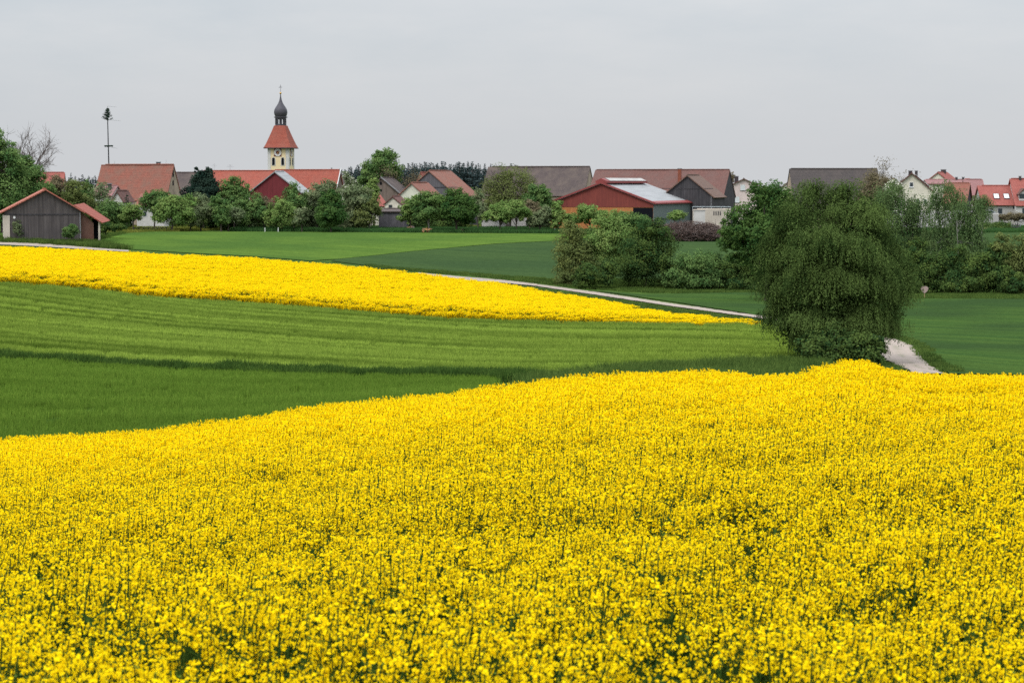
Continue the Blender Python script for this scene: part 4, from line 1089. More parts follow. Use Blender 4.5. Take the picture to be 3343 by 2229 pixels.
# big brown barn
h = House('barn', 'huge barn with grey brown mossy roof beside the budding tree', 'barn', 1905, 398, 15, 1572, W_beige, T_grey, 640, 544, Cpx=1944, sag=0.06, over=0.3, verge=0.12)
h = House('barn', 'long reddish brown barn with dark board gable and brick chimney', 'barn', 2360, 378, 15, 1918, K_dark, T_brown, 645, 554, Cpx=2400, sag=0.05, over=0.3, verge=0.12)
LB = h
c = h.chimney_at(2219, 552, 582, 10, h.c/2-3.4, C_brick, 0.7)
p = PM(); u = float(ray(2219, 540)[0]); 
h.opening((2368, 609, 2392, 610.5), 'r', F_dark, 'ledge_board')
h = House('barn_wing', 'dark board cross wing with tall gable and brown roof', 'barn', 2328, 356, 17, 2160, K_dark, T_wing, 645, 571, Cpx=2366, axis='y', over=0.35, verge=0.3, sag=0.03)
b = h.loc(2250, 616, 'f'); p = PM(); p.box(-h.a, 0, -.06, -.002, b.z-.06, b.z+.06); p.make('ledge_board', K_dark, h.root)
p = PM(); p.rod((-.3, -.08, -.5), (-.3, -.08, h.he), .06, .06, 6); p.make('downpipe', F_grey, h.root)
# red hall
h = House('machine_hall', 'red gabled machine hall with white sheet roof and open bay', 'hall', 2133, 338, 21, 1797, K_orange, M_metalroof, 664, 597, Cpx=2264, axis='y', over=0.3, verge=0.35, sag=0.0, gmat=K_hall)
zb = ZR(677, 338)-h.gz
p = PM(); p.face([(-h.a-.05, -.05, zb), (.05, -.05, zb), (.05, -.05, h.he), (-h.a/2, -.05, h.hr-.06), (-h.a-.05, -.05, h.he)]); p.face([(-h.a-.05, -.05, zb), (-h.a-.05, -.002, zb), (.05, -.002, zb), (.05, -.05, zb)]); p.make('gable_cladding', K_hall, h.root)
h.opening((2067, 678.5, 2132, 740), 'f', G_black, 'open_bay_shade', 0.03)  # flat black panel on the wall, bay shade painted as its colour
p = PM(); p.box(0.003, 0.06, -0.03, h.c, -.5, h.he-.12); p.make('side_cladding', K_green, h.root)
p = PM(); p.prism([h.Lc(-.42, -.36, h.ze-.12), h.Lc(-.42, h.W/2, h.hr-.12), h.Lc(-.42, h.W/2, h.hr+.14), h.Lc(-.42, -.36, h.ze+.14)], (0, .5, 0)); p.prism([h.Lc(-.42, h.W+.36, h.ze-.12), h.Lc(-.42, h.W/2, h.hr-.12), h.Lc(-.42, h.W/2, h.hr+.14), h.Lc(-.42, h.W+.36, h.ze+.14)], (0, .5, 0)); p.make('verge_board', F_red, h.root)
sl = h.sl
p = PM(); n_ = Vector((sl, 0, 1)).normalized()
A_ = [Vector((.36, -.1, h.ze+.02)), Vector((.36, h.c+.3, h.ze+.02)), Vector((-.45, h.c+.3, h.ze+.02+.81*sl)), Vector((-.45, -.1, h.ze+.02+.81*sl))]; p.prism([q+n_*.012 for q in A_], n_*.03); p.box(.36, .46, -.35, h.c+.3, h.ze-.14, h.ze+.02); p.make('eave_strip', F_red, h.root)
p = PM(); xm = -h.a/2; rv = .95
p.prism([(xm-rv, -.2, h.hr-rv*sl+.28), (xm+rv, -.2, h.hr-rv*sl+.28), (xm+rv, -.2, h.hr-rv*sl+.62), (xm, -.2, h.hr+.72), (xm-rv, -.2, h.hr-rv*sl+.62)], (0, h.c*.95, 0)); rv_ = p.make('ridge_vent', F_red, h.root)
p = PM(); p.prism([(xm+rv+.02, 1.5, h.hr-rv*sl+.66), (xm+.06, 1.5, h.hr+.75), (xm+.06, 1.5, h.hr+.78), (xm+rv+.02, 1.5, h.hr-rv*sl+.69)], (0, h.c*.85, 0)); p.make('vent_skylight', W_grey, rv_)
MH = h
# concrete wall with recesses and rail right of the hall
h = House('concrete_wall', 'pale concrete wall with slotted recesses right of the machine hall', 'wall', 2386, 345, 2, 2262, C_conc, C_conc, 684, 683.5, dep=.5, over=0.02, verge=0.02, sag=0)
for x in (2329, 2336, 2343, 2350): h.opening((x, 690, x+3.2, 703), 'f', F_dark, 'slot', .03)
p = PM()
z = ZR(675.5, 345)-h.gz; p.rod((-h.a-.1, .2, z), (0, .2, z), .05, .05, 6)
for k_ in range(5): x = -h.a*k_/4; p.rod((x, .2, h.ze-.1), (x, .2, z), .035, .035, 5)
p.make('railing', F_steel, h.root)
def boxthing(name, label, cat, px0, px1, r0, r1, D, dep, mat):
    a, b = P(px0, r1, D), P(px1, r0, D); gz = float(zg((a.x+b.x)/2, D)); root = empty(name, ((a.x+b.x)/2, D, gz), 0, label=label, category=cat)
    return root, a, b, gz
root, a, b, gz = boxthing('container', 'whitish tank container standing before the concrete wall', 'container', 2266, 2302, 689, 712, 340, 2, F_white)
p = PM(); w_ = (b.x-a.x)/2; p.box(-w_, w_, 0, 1.2, -.3, b.z-gz); cb = p.make('body', W_white, root)
p = PM(); p.box(-w_-.05, w_+.05, -.05, 1.25, b.z-gz+.002, b.z-gz+.08); p.make('lid', F_grey, root)
# pink house
h = House('house', 'pink gabled house with dark chimney behind the long barn', 'house', 2470, 425, 6, 2386, W_pink, T_brown, 606, 582.5, dep=12, axis='y', over=0.45, verge=0.35, sag=0)
h.window((2417, 603, 2433, 621), pane=G_blind, mat_sill=F_grey); h.window((2395, 642, 2414, 661), pane=G_blind, mat_sill=F_grey)
h.chimney_at(2404.5, 577, 594, 13, 4.0, C_dark)
h = House('house', 'little cream gable with brown roof left of the slate barn', 'house', 2600, 440, 12, 2556, W_cream, T_brown, 612, 588, dep=8, axis='y', over=0.4, verge=0.3, sag=0)
h.pole(2578, 573, 590, .05, 0.2)
h = House('barn', 'barn with wide dark slate roof behind the weeping tree', 'barn', 2885, 395, -4, 2597, W_beige, T_slate, 690, 551, dep=11, sag=0.02, over=.3, verge=.1)
# cream house right
h = House('house', 'cream house with two chimneys and long pale solar roof', 'house', 3040, 372, 10, 2912, W_cream, T_brown, 625, 564, dep=13, axis='y', over=0.5, verge=0.4, sag=0)
h.window((2969, 595, 2982, 611), mat_sill=F_white); h.window((2990, 650, 3003, 668)); h.window((3015, 650, 3026, 668))
h.chimney_at(2972, 559, 569, 12, 2.5, C_dark); h.chimney_at(2991.5, 559, 575, 9, 6.0, C_dark)
p = PM(); n_ = Vector((h.sl, 0, 1)).normalized(); zz_ = lambda t: h.he-(-t)*0+0
A_ = [h.Lc(.2, .3, h.he+.3*h.sl), h.Lc(h.c-.5, .3, h.he+.3*h.sl), h.Lc(h.c-.5, h.W/2-.5, h.hr-.5*h.sl), h.Lc(.2, h.W/2-.5, h.hr-.5*h.sl)]
p.prism([q+n_*.12 for q in A_], n_*.05); p.make('solar_panel', F_white, h.root)
h = House('house', 'red roofed gable house with broad chimney behind the cream house', 'house', 3100, 448, 24, 3022, W_cream, T_bright, 597, 562, Cpx=3130, axis='y', over=0.4, verge=0.3, sag=0)
h.chimney_at(3080, 555, 565, 15, 5.0, C_dark)
h = House('house', 'long low dusty red roof behind the birches', 'house', 3153, 418, 2, 3030, W_cream, T_mauve, 600, 586.5, dep=7, sag=0)
h.chimney_at(3122.5, 580, 587, 6, 3.4, C_dark); h.chimney_at(3144.5, 580, 587, 6, 3.4, C_dark)
h = House('house', 'narrow orange red roof between the birches and mauve roof', 'house', 3175, 428, 2, 3150, W_cream, T_bright, 610, 584.5, dep=7, sag=0)
h = House('barn', 'barn with dark rusty roof and black side gable behind the birches', 'barn', 3153, 368, 20, 3080, K_dark, T_old, 664, 597.5, Cpx=3172, sag=0.01)
h = House('house', 'house with smooth mauve roof and beige wall', 'house', 3214, 384, 5, 3157, W_grey, T_mauve, 638, 586, dep=9, sag=0)
h.window((3191, 638.5, 3208, 653), pane=G_pane, frame=F_dark)
h = House('house', 'bright red tiled house with two white skylights', 'house', 3322, 372, 3, 3208, W_grey, T_bright, 670, 606, dep=9, sag=0.01, over=.4)
h.window((3245, 634, 3260, 650), 'roof', F_dark, F_white, 'skylight', False); h.window((3278, 634, 3293, 650), 'roof', F_dark, F_white, 'skylight', False)
h.window((3230, 681, 3243, 691), frame=F_dark); h.opening((3258, 681, 3272, 699), 'f', G_pane, 'door'); h.window((3307, 672, 3320, 682), frame=F_dark)
p = PM(); p.rod((-.1, -.15, -.5), (-.1, -.15, h.he), .06, .06, 6); p.make('downpipe', F_dark, h.root)
h = House('house', 'tall red tiled house with white dormer cut by right picture edge', 'house', 3440, 370, 3, 3318, W_white, T_bright, 672, 583.5, dep=11, sag=0.01, over=.4)
h.chimney_at(3330, 577, 585, 6, 5.4, C_dark); h.opening((3337, 680, 3352, 700), 'f', G_pane, 'door')
dm = PM(); q0, q1 = h.loc(3327, 655, 'roof'), h.loc(3356, 655, 'roof'); zt = ZR(617, 370)-h.gz
dm.prism([(q0.x, q0.y-.1, q0.z), (q1.x, q0.y-.1, q0.z), (q1.x, q0.y-.1, zt-.8), ((q0.x+q1.x)/2, q0.y-.1, zt), (q0.x, q0.y-.1, zt-.8)], (0, 3, 0)); dmo = dm.make('dormer', W_white, h.root)
xm = (q0.x+q1.x)/2; p = PM(); p.slab((q0.x-.25, q0.y-.4, zt-.95), (q0.x-.25, q0.y+3, zt-.95), (xm, q0.y+3, zt+.12), (xm, q0.y-.4, zt+.12), .1, 3); p.slab((q1.x+.25, q0.y-.4, zt-.95), (q1.x+.25, q0.y+3, zt-.95), (xm+.004, q0.y+3, zt+.118), (xm+.004, q0.y-.4, zt+.118), .1, 3); p.make('dormer_roof', T_brown, dmo)
p = PM(); p.box(xm-.75, xm+.35, q0.y-.14, q0.y-.1, q0.z+.35, zt-.85); p.make('dormer_window', G_pane, dmo)
# walls on the right
h = House('garden_wall', 'pale grey rendered wall left of the brown hedge', 'wall', 3262, 345, 2, 3193, W_grey, W_grey, 700, 699, dep=.35, over=0.02, verge=.02, sag=0)
h = House('garden_wall', 'long whitish wall seen through the birches', 'wall', 3192, 342, 1, 2860, W_white, W_white, 692, 691, dep=.35, over=0.02, verge=.02, sag=0)
# ================================================================== vegetation kit
LEAF = {
 'green': leafmat('leaves_green', (0.0335, 0.0853, 0.022), (0.1061, 0.1839, 0.0428), 0.3),
 'fresh': leafmat('leaves_fresh', (0.059, 0.1281, 0.0273), (0.1523, 0.2531, 0.0587), 0.3),
 'grey': leafmat('leaves_greyish', (0.0647, 0.1022, 0.0475), (0.1592, 0.2024, 0.0944), 0.3),
 'dark': leafmat('leaves_dark', (0.0117, 0.0311, 0.0166), (0.0364, 0.0716, 0.0364), 0.2),
 'olive': leafmat('leaves_olive', (0.0786, 0.0873, 0.0325), (0.1794, 0.1751, 0.0599), 0.3),
 'brown': leafmat('leaves_brownish', (0.1089, 0.083, 0.0513), (0.2101, 0.1669, 0.0949), 0.3),
 'willow': leafmat('leaves_weeping', (0.033, 0.0762, 0.0157), (0.1237, 0.1813, 0.0373), 0.3),
 'birch': leafmat('leaves_birch', (0.0461, 0.0922, 0.0346), (0.1207, 0.1927, 0.0674), 0.3),
 'lime': leafmat('leaves_deep_green', (0.0304, 0.0851, 0.0189), (0.0815, 0.1679, 0.0354), 0.3),
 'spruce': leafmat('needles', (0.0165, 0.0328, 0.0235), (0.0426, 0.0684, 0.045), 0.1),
 'hazespruce': leafmat('needles_haze_tint', (0.0336, 0.0512, 0.0543), (0.0592, 0.0851, 0.0799), 0.1),  # distance haze is put into the needles as a bluer colour
 'blossom': leafmat('leaves_with_blossom', (0.096, 0.132, 0.06), (0.2067, 0.2499, 0.1275), 0.3, third=(0.75, 0.72, 0.62)),
 'shrub': leafmat('leaves_shrub', (0.0234, 0.055, 0.0176), (0.088, 0.1413, 0.0347), 0.25),
}
for k_, d_, l_ in (('green', (0.030, 0.062, 0.020), (0.100, 0.150, 0.046)), ('fresh', (0.060, 0.105, 0.028), (0.150, 0.200, 0.060)), ('lime', (0.020, 0.048, 0.014), (0.068, 0.115, 0.030)),
                   ('grey', (0.060, 0.082, 0.040), (0.140, 0.160, 0.080)), ('brown', (0.085, 0.072, 0.044), (0.165, 0.140, 0.080)), ('olive', (0.055, 0.072, 0.024), (0.125, 0.145, 0.046)),
                   ('shrub', (0.016, 0.036, 0.012), (0.072, 0.105, 0.026)), ('willow', (0.025, 0.048, 0.013), (0.124, 0.182, 0.050)), ('birch', (0.040, 0.072, 0.026), (0.105, 0.150, 0.056)), ('dark', (0.010, 0.024, 0.018), (0.038, 0.062, 0.044))):
    for n_ in LEAF[k_].node_tree.nodes:
        kk = {'green': 1.55, 'grey': 1.4, 'fresh': 1.4, 'olive': 1.35, 'lime': 1.3, 'shrub': 1.35, 'birch': 1.15, 'brown': 1.15}.get(k_, 1.0)
        if n_.type == 'MIX' and n_.blend_type == 'MIX':
            n_.inputs[6].default_value = (*[x*kk*(1.4 if kk > 1.12 else 1.0) for x in d_], 1); n_.inputs[7].default_value = (*[x*kk for x in l_], 1); break
BARK = plain('bark', (0.075, 0.060, 0.048), 0.95, v=0.4, sc=4)
BARKP = plain('bark_pale', (0.24, 0.23, 0.20), 0.9, v=0.5, sc=3)
TWIG = plain('twigs', (0.110, 0.085, 0.075), 0.95, v=0.3)
MTREE = {}

def grow(q, p0, d0, L, r, lev, g, spread=0.6, up=0.12, kids=(4, 6), tint=0.5, ends=None):
    n = 4; pts = [np.array(p0, float)]; d = np.array(d0, float)
    for i in range(n):
        d = d+g.normal(0, 0.13, 3)+np.array([0, 0, up*0.3]); d /= np.linalg.norm(d); pts.append(pts[-1]+d*L/n)
    q.tube(pts, np.linspace(r, r*0.5, n+1), 4 if lev > 1 else 3, tint)
    if lev == 0:
        if ends is not None: ends.append(pts[-1])
        return
    for k in range(g.integers(*kids)):
        f = g.uniform(0.35, 1.0); i = min(int(f*n), n-1); b = pts[i]+(pts[i+1]-pts[i])*(f*n-i)
        nd_ = d+g.normal(0, spread, 3)+np.array([0, 0, up]); nd_ /= np.linalg.norm(nd_)
        grow(q, b, nd_, L*g.uniform(0.5, 0.75), r*0.5, lev-1, g, spread, up, kids, tint, ends)

class Plant:
    def __init__(s, name, label, cat, px, D, seed, group=None, dz=0.0):
        u = float(ray(px, 750)[0]); s.x, s.y = u*D, D; s.z = float(zg(s.x, D))+dz; s.D = D
        tags = dict(label=label, category=cat)
        if group: tags['group'] = group
        s.root = empty(name, (s.x, s.y, s.z), 0, **tags); s.g = np.random.default_rng(seed); s.o = np.array([s.x, s.y, s.z])
    def pt(s, px, row, off=0.0):
        return np.array(P(px, row, s.D+off))-s.o
    def lobes(s, L, dj=0.25):
        out = []
        for l in L:
            px, row, rx, ry = l[:4]; rm = rx/F*s.D
            off = l[4] if len(l) > 4 else s.g.uniform(-dj, dj)*rm*2
            out.append((s.pt(px, row, off), np.array([rm, rm*0.9, ry/F*s.D])))
        return out
    def crown(s, L, leaf, n, mat, clump=0.27, asp=1.5, tv=0.28, name='crown', dens=1.0, shell=0.55, upb=0.5, bl=0.0, fill=0.25, vz=0.8):
        g = s.g; q = Q4(); L = s.lobes(L); A = np.array([l[1][0]*l[1][2] for l in L]); A = A/A.sum(); s.cl = []
        for (c, r), w in zip(L, A):
            m = max(3, int(n*w*1.7)); nc = max(10, int(34*w*len(L)*(0.3/clump)**1.5)); r = r*1.12
            d = g.normal(size=(nc, 3)); d[:, 2] += 0.15; d /= np.linalg.norm(d, axis=1, keepdims=True)
            f = g.uniform(shell, 1.0, nc); inner = g.uniform(size=nc) < fill; f[inner] = g.uniform(0.05, shell, inner.sum())
            cc = c+d*r*f[:, None]; s.cl += list(cc)
            ct = g.normal(0.5, tv, nc); cr = clump*1.25*r.mean()*g.uniform(0.6, 1.45, nc)
            wgt = cr**2; k = g.choice(nc, m, p=wgt/wgt.sum())
            dd = g.normal(size=(m, 3)); dd /= np.linalg.norm(dd, axis=1, keepdims=True)
            rr = g.uniform(0, 1, m)**0.45
            pos = cc[k]+dd*(cr[k]*rr)[:, None]*np.array([1.1, 1.1, vz])
            nn = (pos-c)/r; nn = nn/(np.linalg.norm(nn, axis=1, keepdims=True)+1e-6)*0.7+dd*0.4; nn[:, 2] += upb
            t = np.clip(ct[k]+g.normal(0, 0.15, m), 0, 0.89)
            if bl: t = np.where(g.uniform(size=m) < bl, 1.0, t)
            q.leaves(pos, leaf, nn, asp, t, 0, g)
        return obj(name, q.mesh(name, [mat]), s.root)
    def weep(s, L, n, leaf, mat, length=0.8, step=0.13, name='crown', tv=0.25, asp=2.4, top=-0.2, sway=0.10):
        g = s.g; q = Q4(); L = s.lobes(L); A = np.array([l[1][0]*l[1][2] for l in L]); A = A/A.sum(); s.cl = [l[0] for l in L]
        for (c, r), w in zip(L, A):
            m = int(n*w); lt = g.normal(0.5, tv*0.6)
            nb = max(6, int(m/12)); bd = g.normal(size=(nb, 3)); bd[:, 2] = np.abs(bd[:, 2])*1.0+top; bd /= np.linalg.norm(bd, axis=1, keepdims=True)
            bt = g.normal(lt, tv, nb)
            k = g.integers(0, nb, m)
            d = bd[k]+g.normal(0, 0.22, (m, 3)); d /= np.linalg.norm(d, axis=1, keepdims=True)
            st = c+d*r*g.uniform(0.55, 1.02, m)[:, None]
            ln = 2*r[2]*length*g.uniform(0.25, 1.0, m)*np.clip(d[:, 2]+1.0, 0.25, 1.6)*0.62
            cnt = np.maximum(3, (ln/step).astype(int)); idx = np.repeat(np.arange(m), cnt)
            f = np.concatenate([np.arange(c_)/c_ for c_ in cnt])
            o2 = d[idx][:, :2]*(np.sqrt(f)*0.10*r[0])[:, None]
            pos = st[idx].copy(); pos[:, :2] += o2+g.normal(0, sway*0.35, (len(idx), 2)); pos[:, 2] -= f*ln[idx]
            nn = d[idx].copy(); nn[:, 2] = 0.25
            t = np.clip(bt[k][idx]+g.normal(0, 0.16, len(idx)), 0, 0.89)
            q.leaves(pos, leaf, nn, asp, t, 0, g, along=np.tile([0, 0, -1.0], (len(idx), 1)))
        return obj(name, q.mesh(name, [mat]), s.root)
    def curtains(s, L, n, leaf, mat, name='crown', rad=0.55, strands=26, step=0.1, tv=0.3, asp=2.4, ln=(1.4, 3.2), floor=None):
        """hanging bundles of thin shoots, each with a rounded top"""
        g = s.g; q = Q4(); L = s.lobes(L); A = np.array([l[1][0]*l[1][2] for l in L]); A = A/A.sum(); s.cl = [l[0] for l in L]
        for (c, r), w in zip(L, A):
            lt = g.normal(0.5, 0.24)
            for _ in range(max(3, int(n*w))):
                d = g.normal(size=3); d[2] = abs(d[2])*0.9-0.25; d /= np.linalg.norm(d)
                top = c+d*r*g.uniform(0.8, 1.05); R_ = rad*g.uniform(.6, 1.4); bt = np.clip(g.normal(lt, tv*.7), .05, .85)
                m = int(strands*g.uniform(.7, 1.3)); th = g.uniform(0, 6.28, m); rr = np.sqrt(g.uniform(0, 1, m))
                Ls = g.uniform(*ln)*g.uniform(.45, 1.0, m)*(1.0 if d[2] > -.1 else .7)
                sx = np.cos(th)*rr*R_; sy = np.sin(th)*rr*R_; sz = -R_*0.8*rr**2
                cnt = np.maximum(3, (Ls/step).astype(int)); idx = np.repeat(np.arange(m), cnt); f = np.concatenate([np.arange(k)/k for k in cnt])
                fl = 1+0.35*np.sqrt(f)
                pos = top+np.column_stack([sx[idx]*fl, sy[idx]*fl, sz[idx]-f*Ls[idx]])+g.normal(0, .035, (len(idx), 3))
                if floor is not None: pos = pos[pos[:, 2] > floor+g.uniform(0, .5, len(pos))]
                if not len(pos): continue
                nn = pos-c; nn[:, 2] = .4*np.linalg.norm(nn[:, :2], axis=1)+.2; nn /= np.linalg.norm(nn, axis=1, keepdims=True)
                q.leaves(pos, leaf, nn, asp, np.clip(bt+g.normal(0, .13, len(pos)), 0, .89), 0, g, along=np.tile([0, 0, -1.0], (len(pos), 1)))
        return obj(name, q.mesh(name, [mat]), s.root)
    def trunk(s, h, r, limbs=8, mat=None, fork=0.35, lean=0.0, n=6, base=(0, 0), name='trunk', k=5):
        q = Q4(); g = s.g; t = np.linspace(0, 1, 6)
        pts = np.column_stack([base[0]+lean*t**1.5+g.normal(0, .03*h**.5, 6)*t, base[1]+g.normal(0, .03*h**.5, 6)*t, -0.4+(h+.4)*t])
        q.tube(pts, r*(1-0.72*t)+0.0*t, n, 0.5)
        cl = getattr(s, 'cl', [])
        if len(cl):
            for i in g.choice(len(cl), min(limbs, len(cl)), replace=False):
                e = np.array(cl[i]); f = g.uniform(fork, 0.95); b = np.array([np.interp(f, t, pts[:, j]) for j in range(3)])
                md = b*0.5+e*0.5+np.array([0, 0, 0.08*np.linalg.norm(e-b)]); q.tube([b, md, e], [r*0.42, r*0.25, r*0.07], 4, 0.5)
        return obj(name, q.mesh(name, [mat or BARK]), s.root)
    def twigs(s, H, spread, levels, mat=None, r=0.2, n=1, name='branches', L0=None, up=0.12, kids=(4, 6), sp=0.6):
        q = Q4(); s.ends = []
        for i in range(n):
            a = s.g.uniform(0, 6.28)
            grow(q, (0, 0, -.3), (math.cos(a)*spread, math.sin(a)*spread, 1), L0 or H*0.5, r, levels, s.g, sp, up, kids, 0.5, s.ends)
        # scale so that the crown reaches H
        V = np.concatenate(q.v); k = H/max(V[:, 2].max(), 1e-3); s.k = k
        q.v = [v*np.array([k, k, k]) for v in q.v]; s.ends = [e*k for e in s.ends]
        return obj(name, q.mesh(name, [mat or TWIG]), s.root)
    def tips(s, n, leaf, mat, sig=0.35, name='crown', bl=0.0):
        q = Q4(); g = s.g; E = np.array(s.ends); k = g.integers(0, len(E), n)
        t = g.uniform(0, .89, n)
        if bl: t = np.where(g.uniform(size=n) < bl, 1.0, t)
        q.leaves(E[k]+g.normal(0, sig, (n, 3)), leaf, None, 1.3, t, 0, g)
        return obj(name, q.mesh(name, [mat]), s.root)

# ------------------------------------------------------------------ the big weeping tree
t = Plant('weeping_tree', 'huge dark green weeping tree standing beside the gravel path bend', 'tree', 2735, 122, 11)
WL = [(2650, 622, 44, 48, 0), (2755, 632, 58, 56, .8), (2700, 688, 94, 74, .8), (2590, 700, 66, 76, -.8), (2828, 705, 70, 74, 0), (2868, 800, 80, 84, .8),
      (2544, 820, 76, 94, 0), (2620, 800, 70, 80, -2.4), (2710, 790, 60, 66, -3.2), (2810, 800, 56, 70, -3.0), (2745, 850, 94, 100, -1.6), (2926, 860, 66, 84, .4), (2524, 930, 78, 94, 0), (2945, 940, 62, 104, 0), (2880, 920, 74, 100, -1.6),
      (2610, 930, 84, 100, -2.4), (2710, 930, 88, 100, -2.7), (2800, 940, 88, 100, -2.4), (2540, 1020, 70, 84, 0), (2625, 1050, 84, 80, -2.0), (2720, 1060, 94, 84, -2.4), (2820, 1050, 88, 84, -2.0), (2915, 1040, 66, 70, -.4)]
WL += [(2640, 1105, 60, 50, -1.5), (2730, 1120, 84, 50, -1.8), (2825, 1110, 60, 50, -1.2)]
WL = [(2722+(p_-2722)*.90, r_, a_, b_, o_) for p_, r_, a_, b_, o_ in WL]
t.crown([(p_, r_+4, a_*.86, b_*.88, o_+.1) for p_, r_, a_, b_, o_ in WL], 0.09, 52000, LEAF['willow'], 0.3, tv=.2, asp=1.9, fill=.5, vz=1.5, name='inner_foliage')
t.curtains([(p_, r_-4, a_, b_*.9, o_) for p_, r_, a_, b_, o_ in WL], 430, 0.075, LEAF['willow'], strands=44, step=.075, floor=0.3, rad=.60, ln=(.6, 1.35), tv=.38)
t.crown([(2720, 900, 170, 230, 0.8)], 0.22, 9000, LEAF['willow'], 0.2, name='core_foliage', fill=0.7, shell=.3)
for px_, r_, ln in ((2735, .38, 0.3), (2700, .24, -0.8), (2765, .22, 0.9)):
    t.trunk(7.0, r_, 9, base=((px_-2735)/F*122, 0), lean=ln)
t = Plant('shrub', 'dense shrub growing under the big weeping tree', 'shrub', 2740, 117, 12)
t.crown([(2665, 1135, 60, 50), (2720, 1130, 70, 60), (2790, 1140, 70, 56), (2850, 1145, 40, 42), (2825, 1175, 44, 28), (2690, 1170, 60, 34), (2770, 1180, 66, 34), (2870, 1120, 26, 30)], 0.13, 9000, LEAF['shrub'], 0.3, tv=.35)
t.trunk(1.2, .08, 14)

# ------------------------------------------------------------------ tree left of it and the middle hedge
t = Plant('lime_tree', 'rounded deep green tree left behind the weeping tree', 'tree', 2505, 205, 13)
t.crown([(2500, 640, 66, 42), (2545, 690, 56, 70), (2448, 706, 62, 46), (2480, 745, 80, 50), (2400, 752, 50, 38), (2400, 790, 60, 30), (2480, 800, 80, 50), (2535, 800, 60, 70), (2430, 842, 46, 16), (2500, 860, 50, 40)], 0.21, 15000, LEAF['lime'], 0.26, tv=.32)
t.trunk(7, .28, 16)
def bush(label, px, D, L, n, mat, leaf=0.2, seed=1, group=None, name='bush', cat='bush', clump=.25, tv=.3, tr=True, bl=0, twig=False, **k):
    t = Plant(name, label, cat, px, D, seed, group)
    t.crown(L, leaf, n, LEAF[mat], clump, tv=tv, bl=bl, **k)
    if tr: t.trunk(max(1.0, float(np.mean([c[2] for c in t.cl]))), .10, 10)
    return t
HG = 'bushes of the field hedge'
bush('dark olive bush at the left end of the middle hedge', 1862, 232, [(1868, 790, 46, 52), (1850, 850, 44, 60), (1905, 850, 60, 70), (1850, 905, 40, 40), (1870, 765, 30, 40)], 9000, 'olive', .17, 21, HG, tv=.35)
bush('tall yellowish green bush rising from the middle hedge', 1985, 234, [(1985, 748, 52, 50), (1965, 800, 62, 60), (2010, 810, 55, 70), (1975, 715, 40, 28)], 10000, 'fresh', .17, 22, HG)
bush('broad green bush at the centre of the middle hedge', 2110, 230, [(2090, 800, 66, 66), (2145, 815, 56, 76), (2060, 860, 70, 60), (2170, 870, 46, 60), (2110, 890, 80, 50), (2100, 760, 40, 36), (2140, 752, 46, 40), (2200, 900, 36, 40)], 14000, 'shrub', .17, 23, HG, tv=.4)
bush('small lighter bush in front of the middle hedge', 1925, 226, [(1925, 895, 40, 36), (1960, 910, 40, 30), (1985, 880, 40, 40), (1895, 912, 30, 26)], 5000, 'shrub', .17, 24, HG, tv=.4)
bush('low leafy bush where the middle hedge drops', 2262, 228, [(2235, 880, 52, 46), (2290, 868, 52, 40), (2260, 912, 64, 32), (2210, 908, 44, 32), (2310, 900, 44, 40)], 7500, 'green', .17, 25, HG)
bush('low rounded bush in the right half of the middle hedge', 2350, 230, [(2345, 868, 50, 40), (2385, 890, 54, 44), (2325, 908, 50, 34), (2400, 870, 40, 40)], 7000, 'shrub', .17, 26, HG)
bush('dark bush closing the middle hedge beside the weeping tree', 2440, 228, [(2430, 890, 50, 44), (2470, 870, 50, 60), (2430, 925, 60, 24), (2500, 920, 50, 30)], 6000, 'shrub', .17, 27, HG)
# ------------------------------------------------------------------ right hedge and birches
RG = 'bushes of the right hedge'
def birch(label, px, D, L, n, seed, mat='birch', dens=1.0, pale=True, nt=2, hh=7.5):
    t = Plant('birch', label, 'birch', px, D, seed, 'birches in the right hedge')
    t.curtains(L, n//11, 0.13, LEAF[mat], strands=22, step=.14, asp=1.8, rad=.6, ln=(1.0, 2.6))
    t.crown([(a, b+8, c*.9, d*.9) for a, b, c, d in L], 0.15, n*4, LEAF[mat], .34, vz=1.3, name='inner_foliage')
    for i in range(nt): t.trunk(hh, .10, 8, BARKP if pale else BARK, base=(t.g.uniform(-1.2, 1.2), t.g.uniform(-.6, .6)), lean=t.g.uniform(-.8, .8))
birch('dark drooping birch directly right of the weeping tree crown', 2950, 246, [(2905, 640, 50, 52), (2880, 690, 40, 60), (2950, 665, 50, 50), (2990, 700, 44, 70), (2930, 730, 66, 70), (2990, 780, 40, 50), (2900, 790, 60, 60), (2960, 840, 60, 60)], 1500, 31, pale=False)
birch('light airy birch in front of the cream house', 3085, 243, [(3085, 612, 36, 34), (3060, 660, 34, 50), (3110, 660, 44, 50), (3090, 720, 60, 56), (3060, 780, 50, 50), (3120, 780, 50, 50), (3080, 850, 70, 70)], 900, 32)
birch('slender birch with thin crown at the right end of the row', 3165, 240, [(3150, 700, 34, 54), (3180, 700, 30, 50), (3160, 770, 50, 50), (3190, 660, 16, 30), (3150, 840, 60, 60), (3200, 800, 34, 50)], 620, 33)
birch('short young birch by the end of the white wall', 3215, 300, [(3213, 655, 20, 26), (3212, 690, 26, 26)], 160, 34, nt=1, hh=5)
bush('dark bush at the left end of the right hedge', 2995, 224, [(2985, 880, 50, 60), (3010, 920, 50, 36), (2960, 930, 40, 30), (3000, 830, 40, 50)], 7000, 'shrub', .17, 41, RG, tv=.4)
bush('dark green bush below the light birch', 3085, 223, [(3070, 880, 60, 56), (3110, 900, 60, 50), (3060, 925, 60, 30), (3120, 850, 40, 50)], 8000, 'shrub', .17, 42, RG, tv=.4)
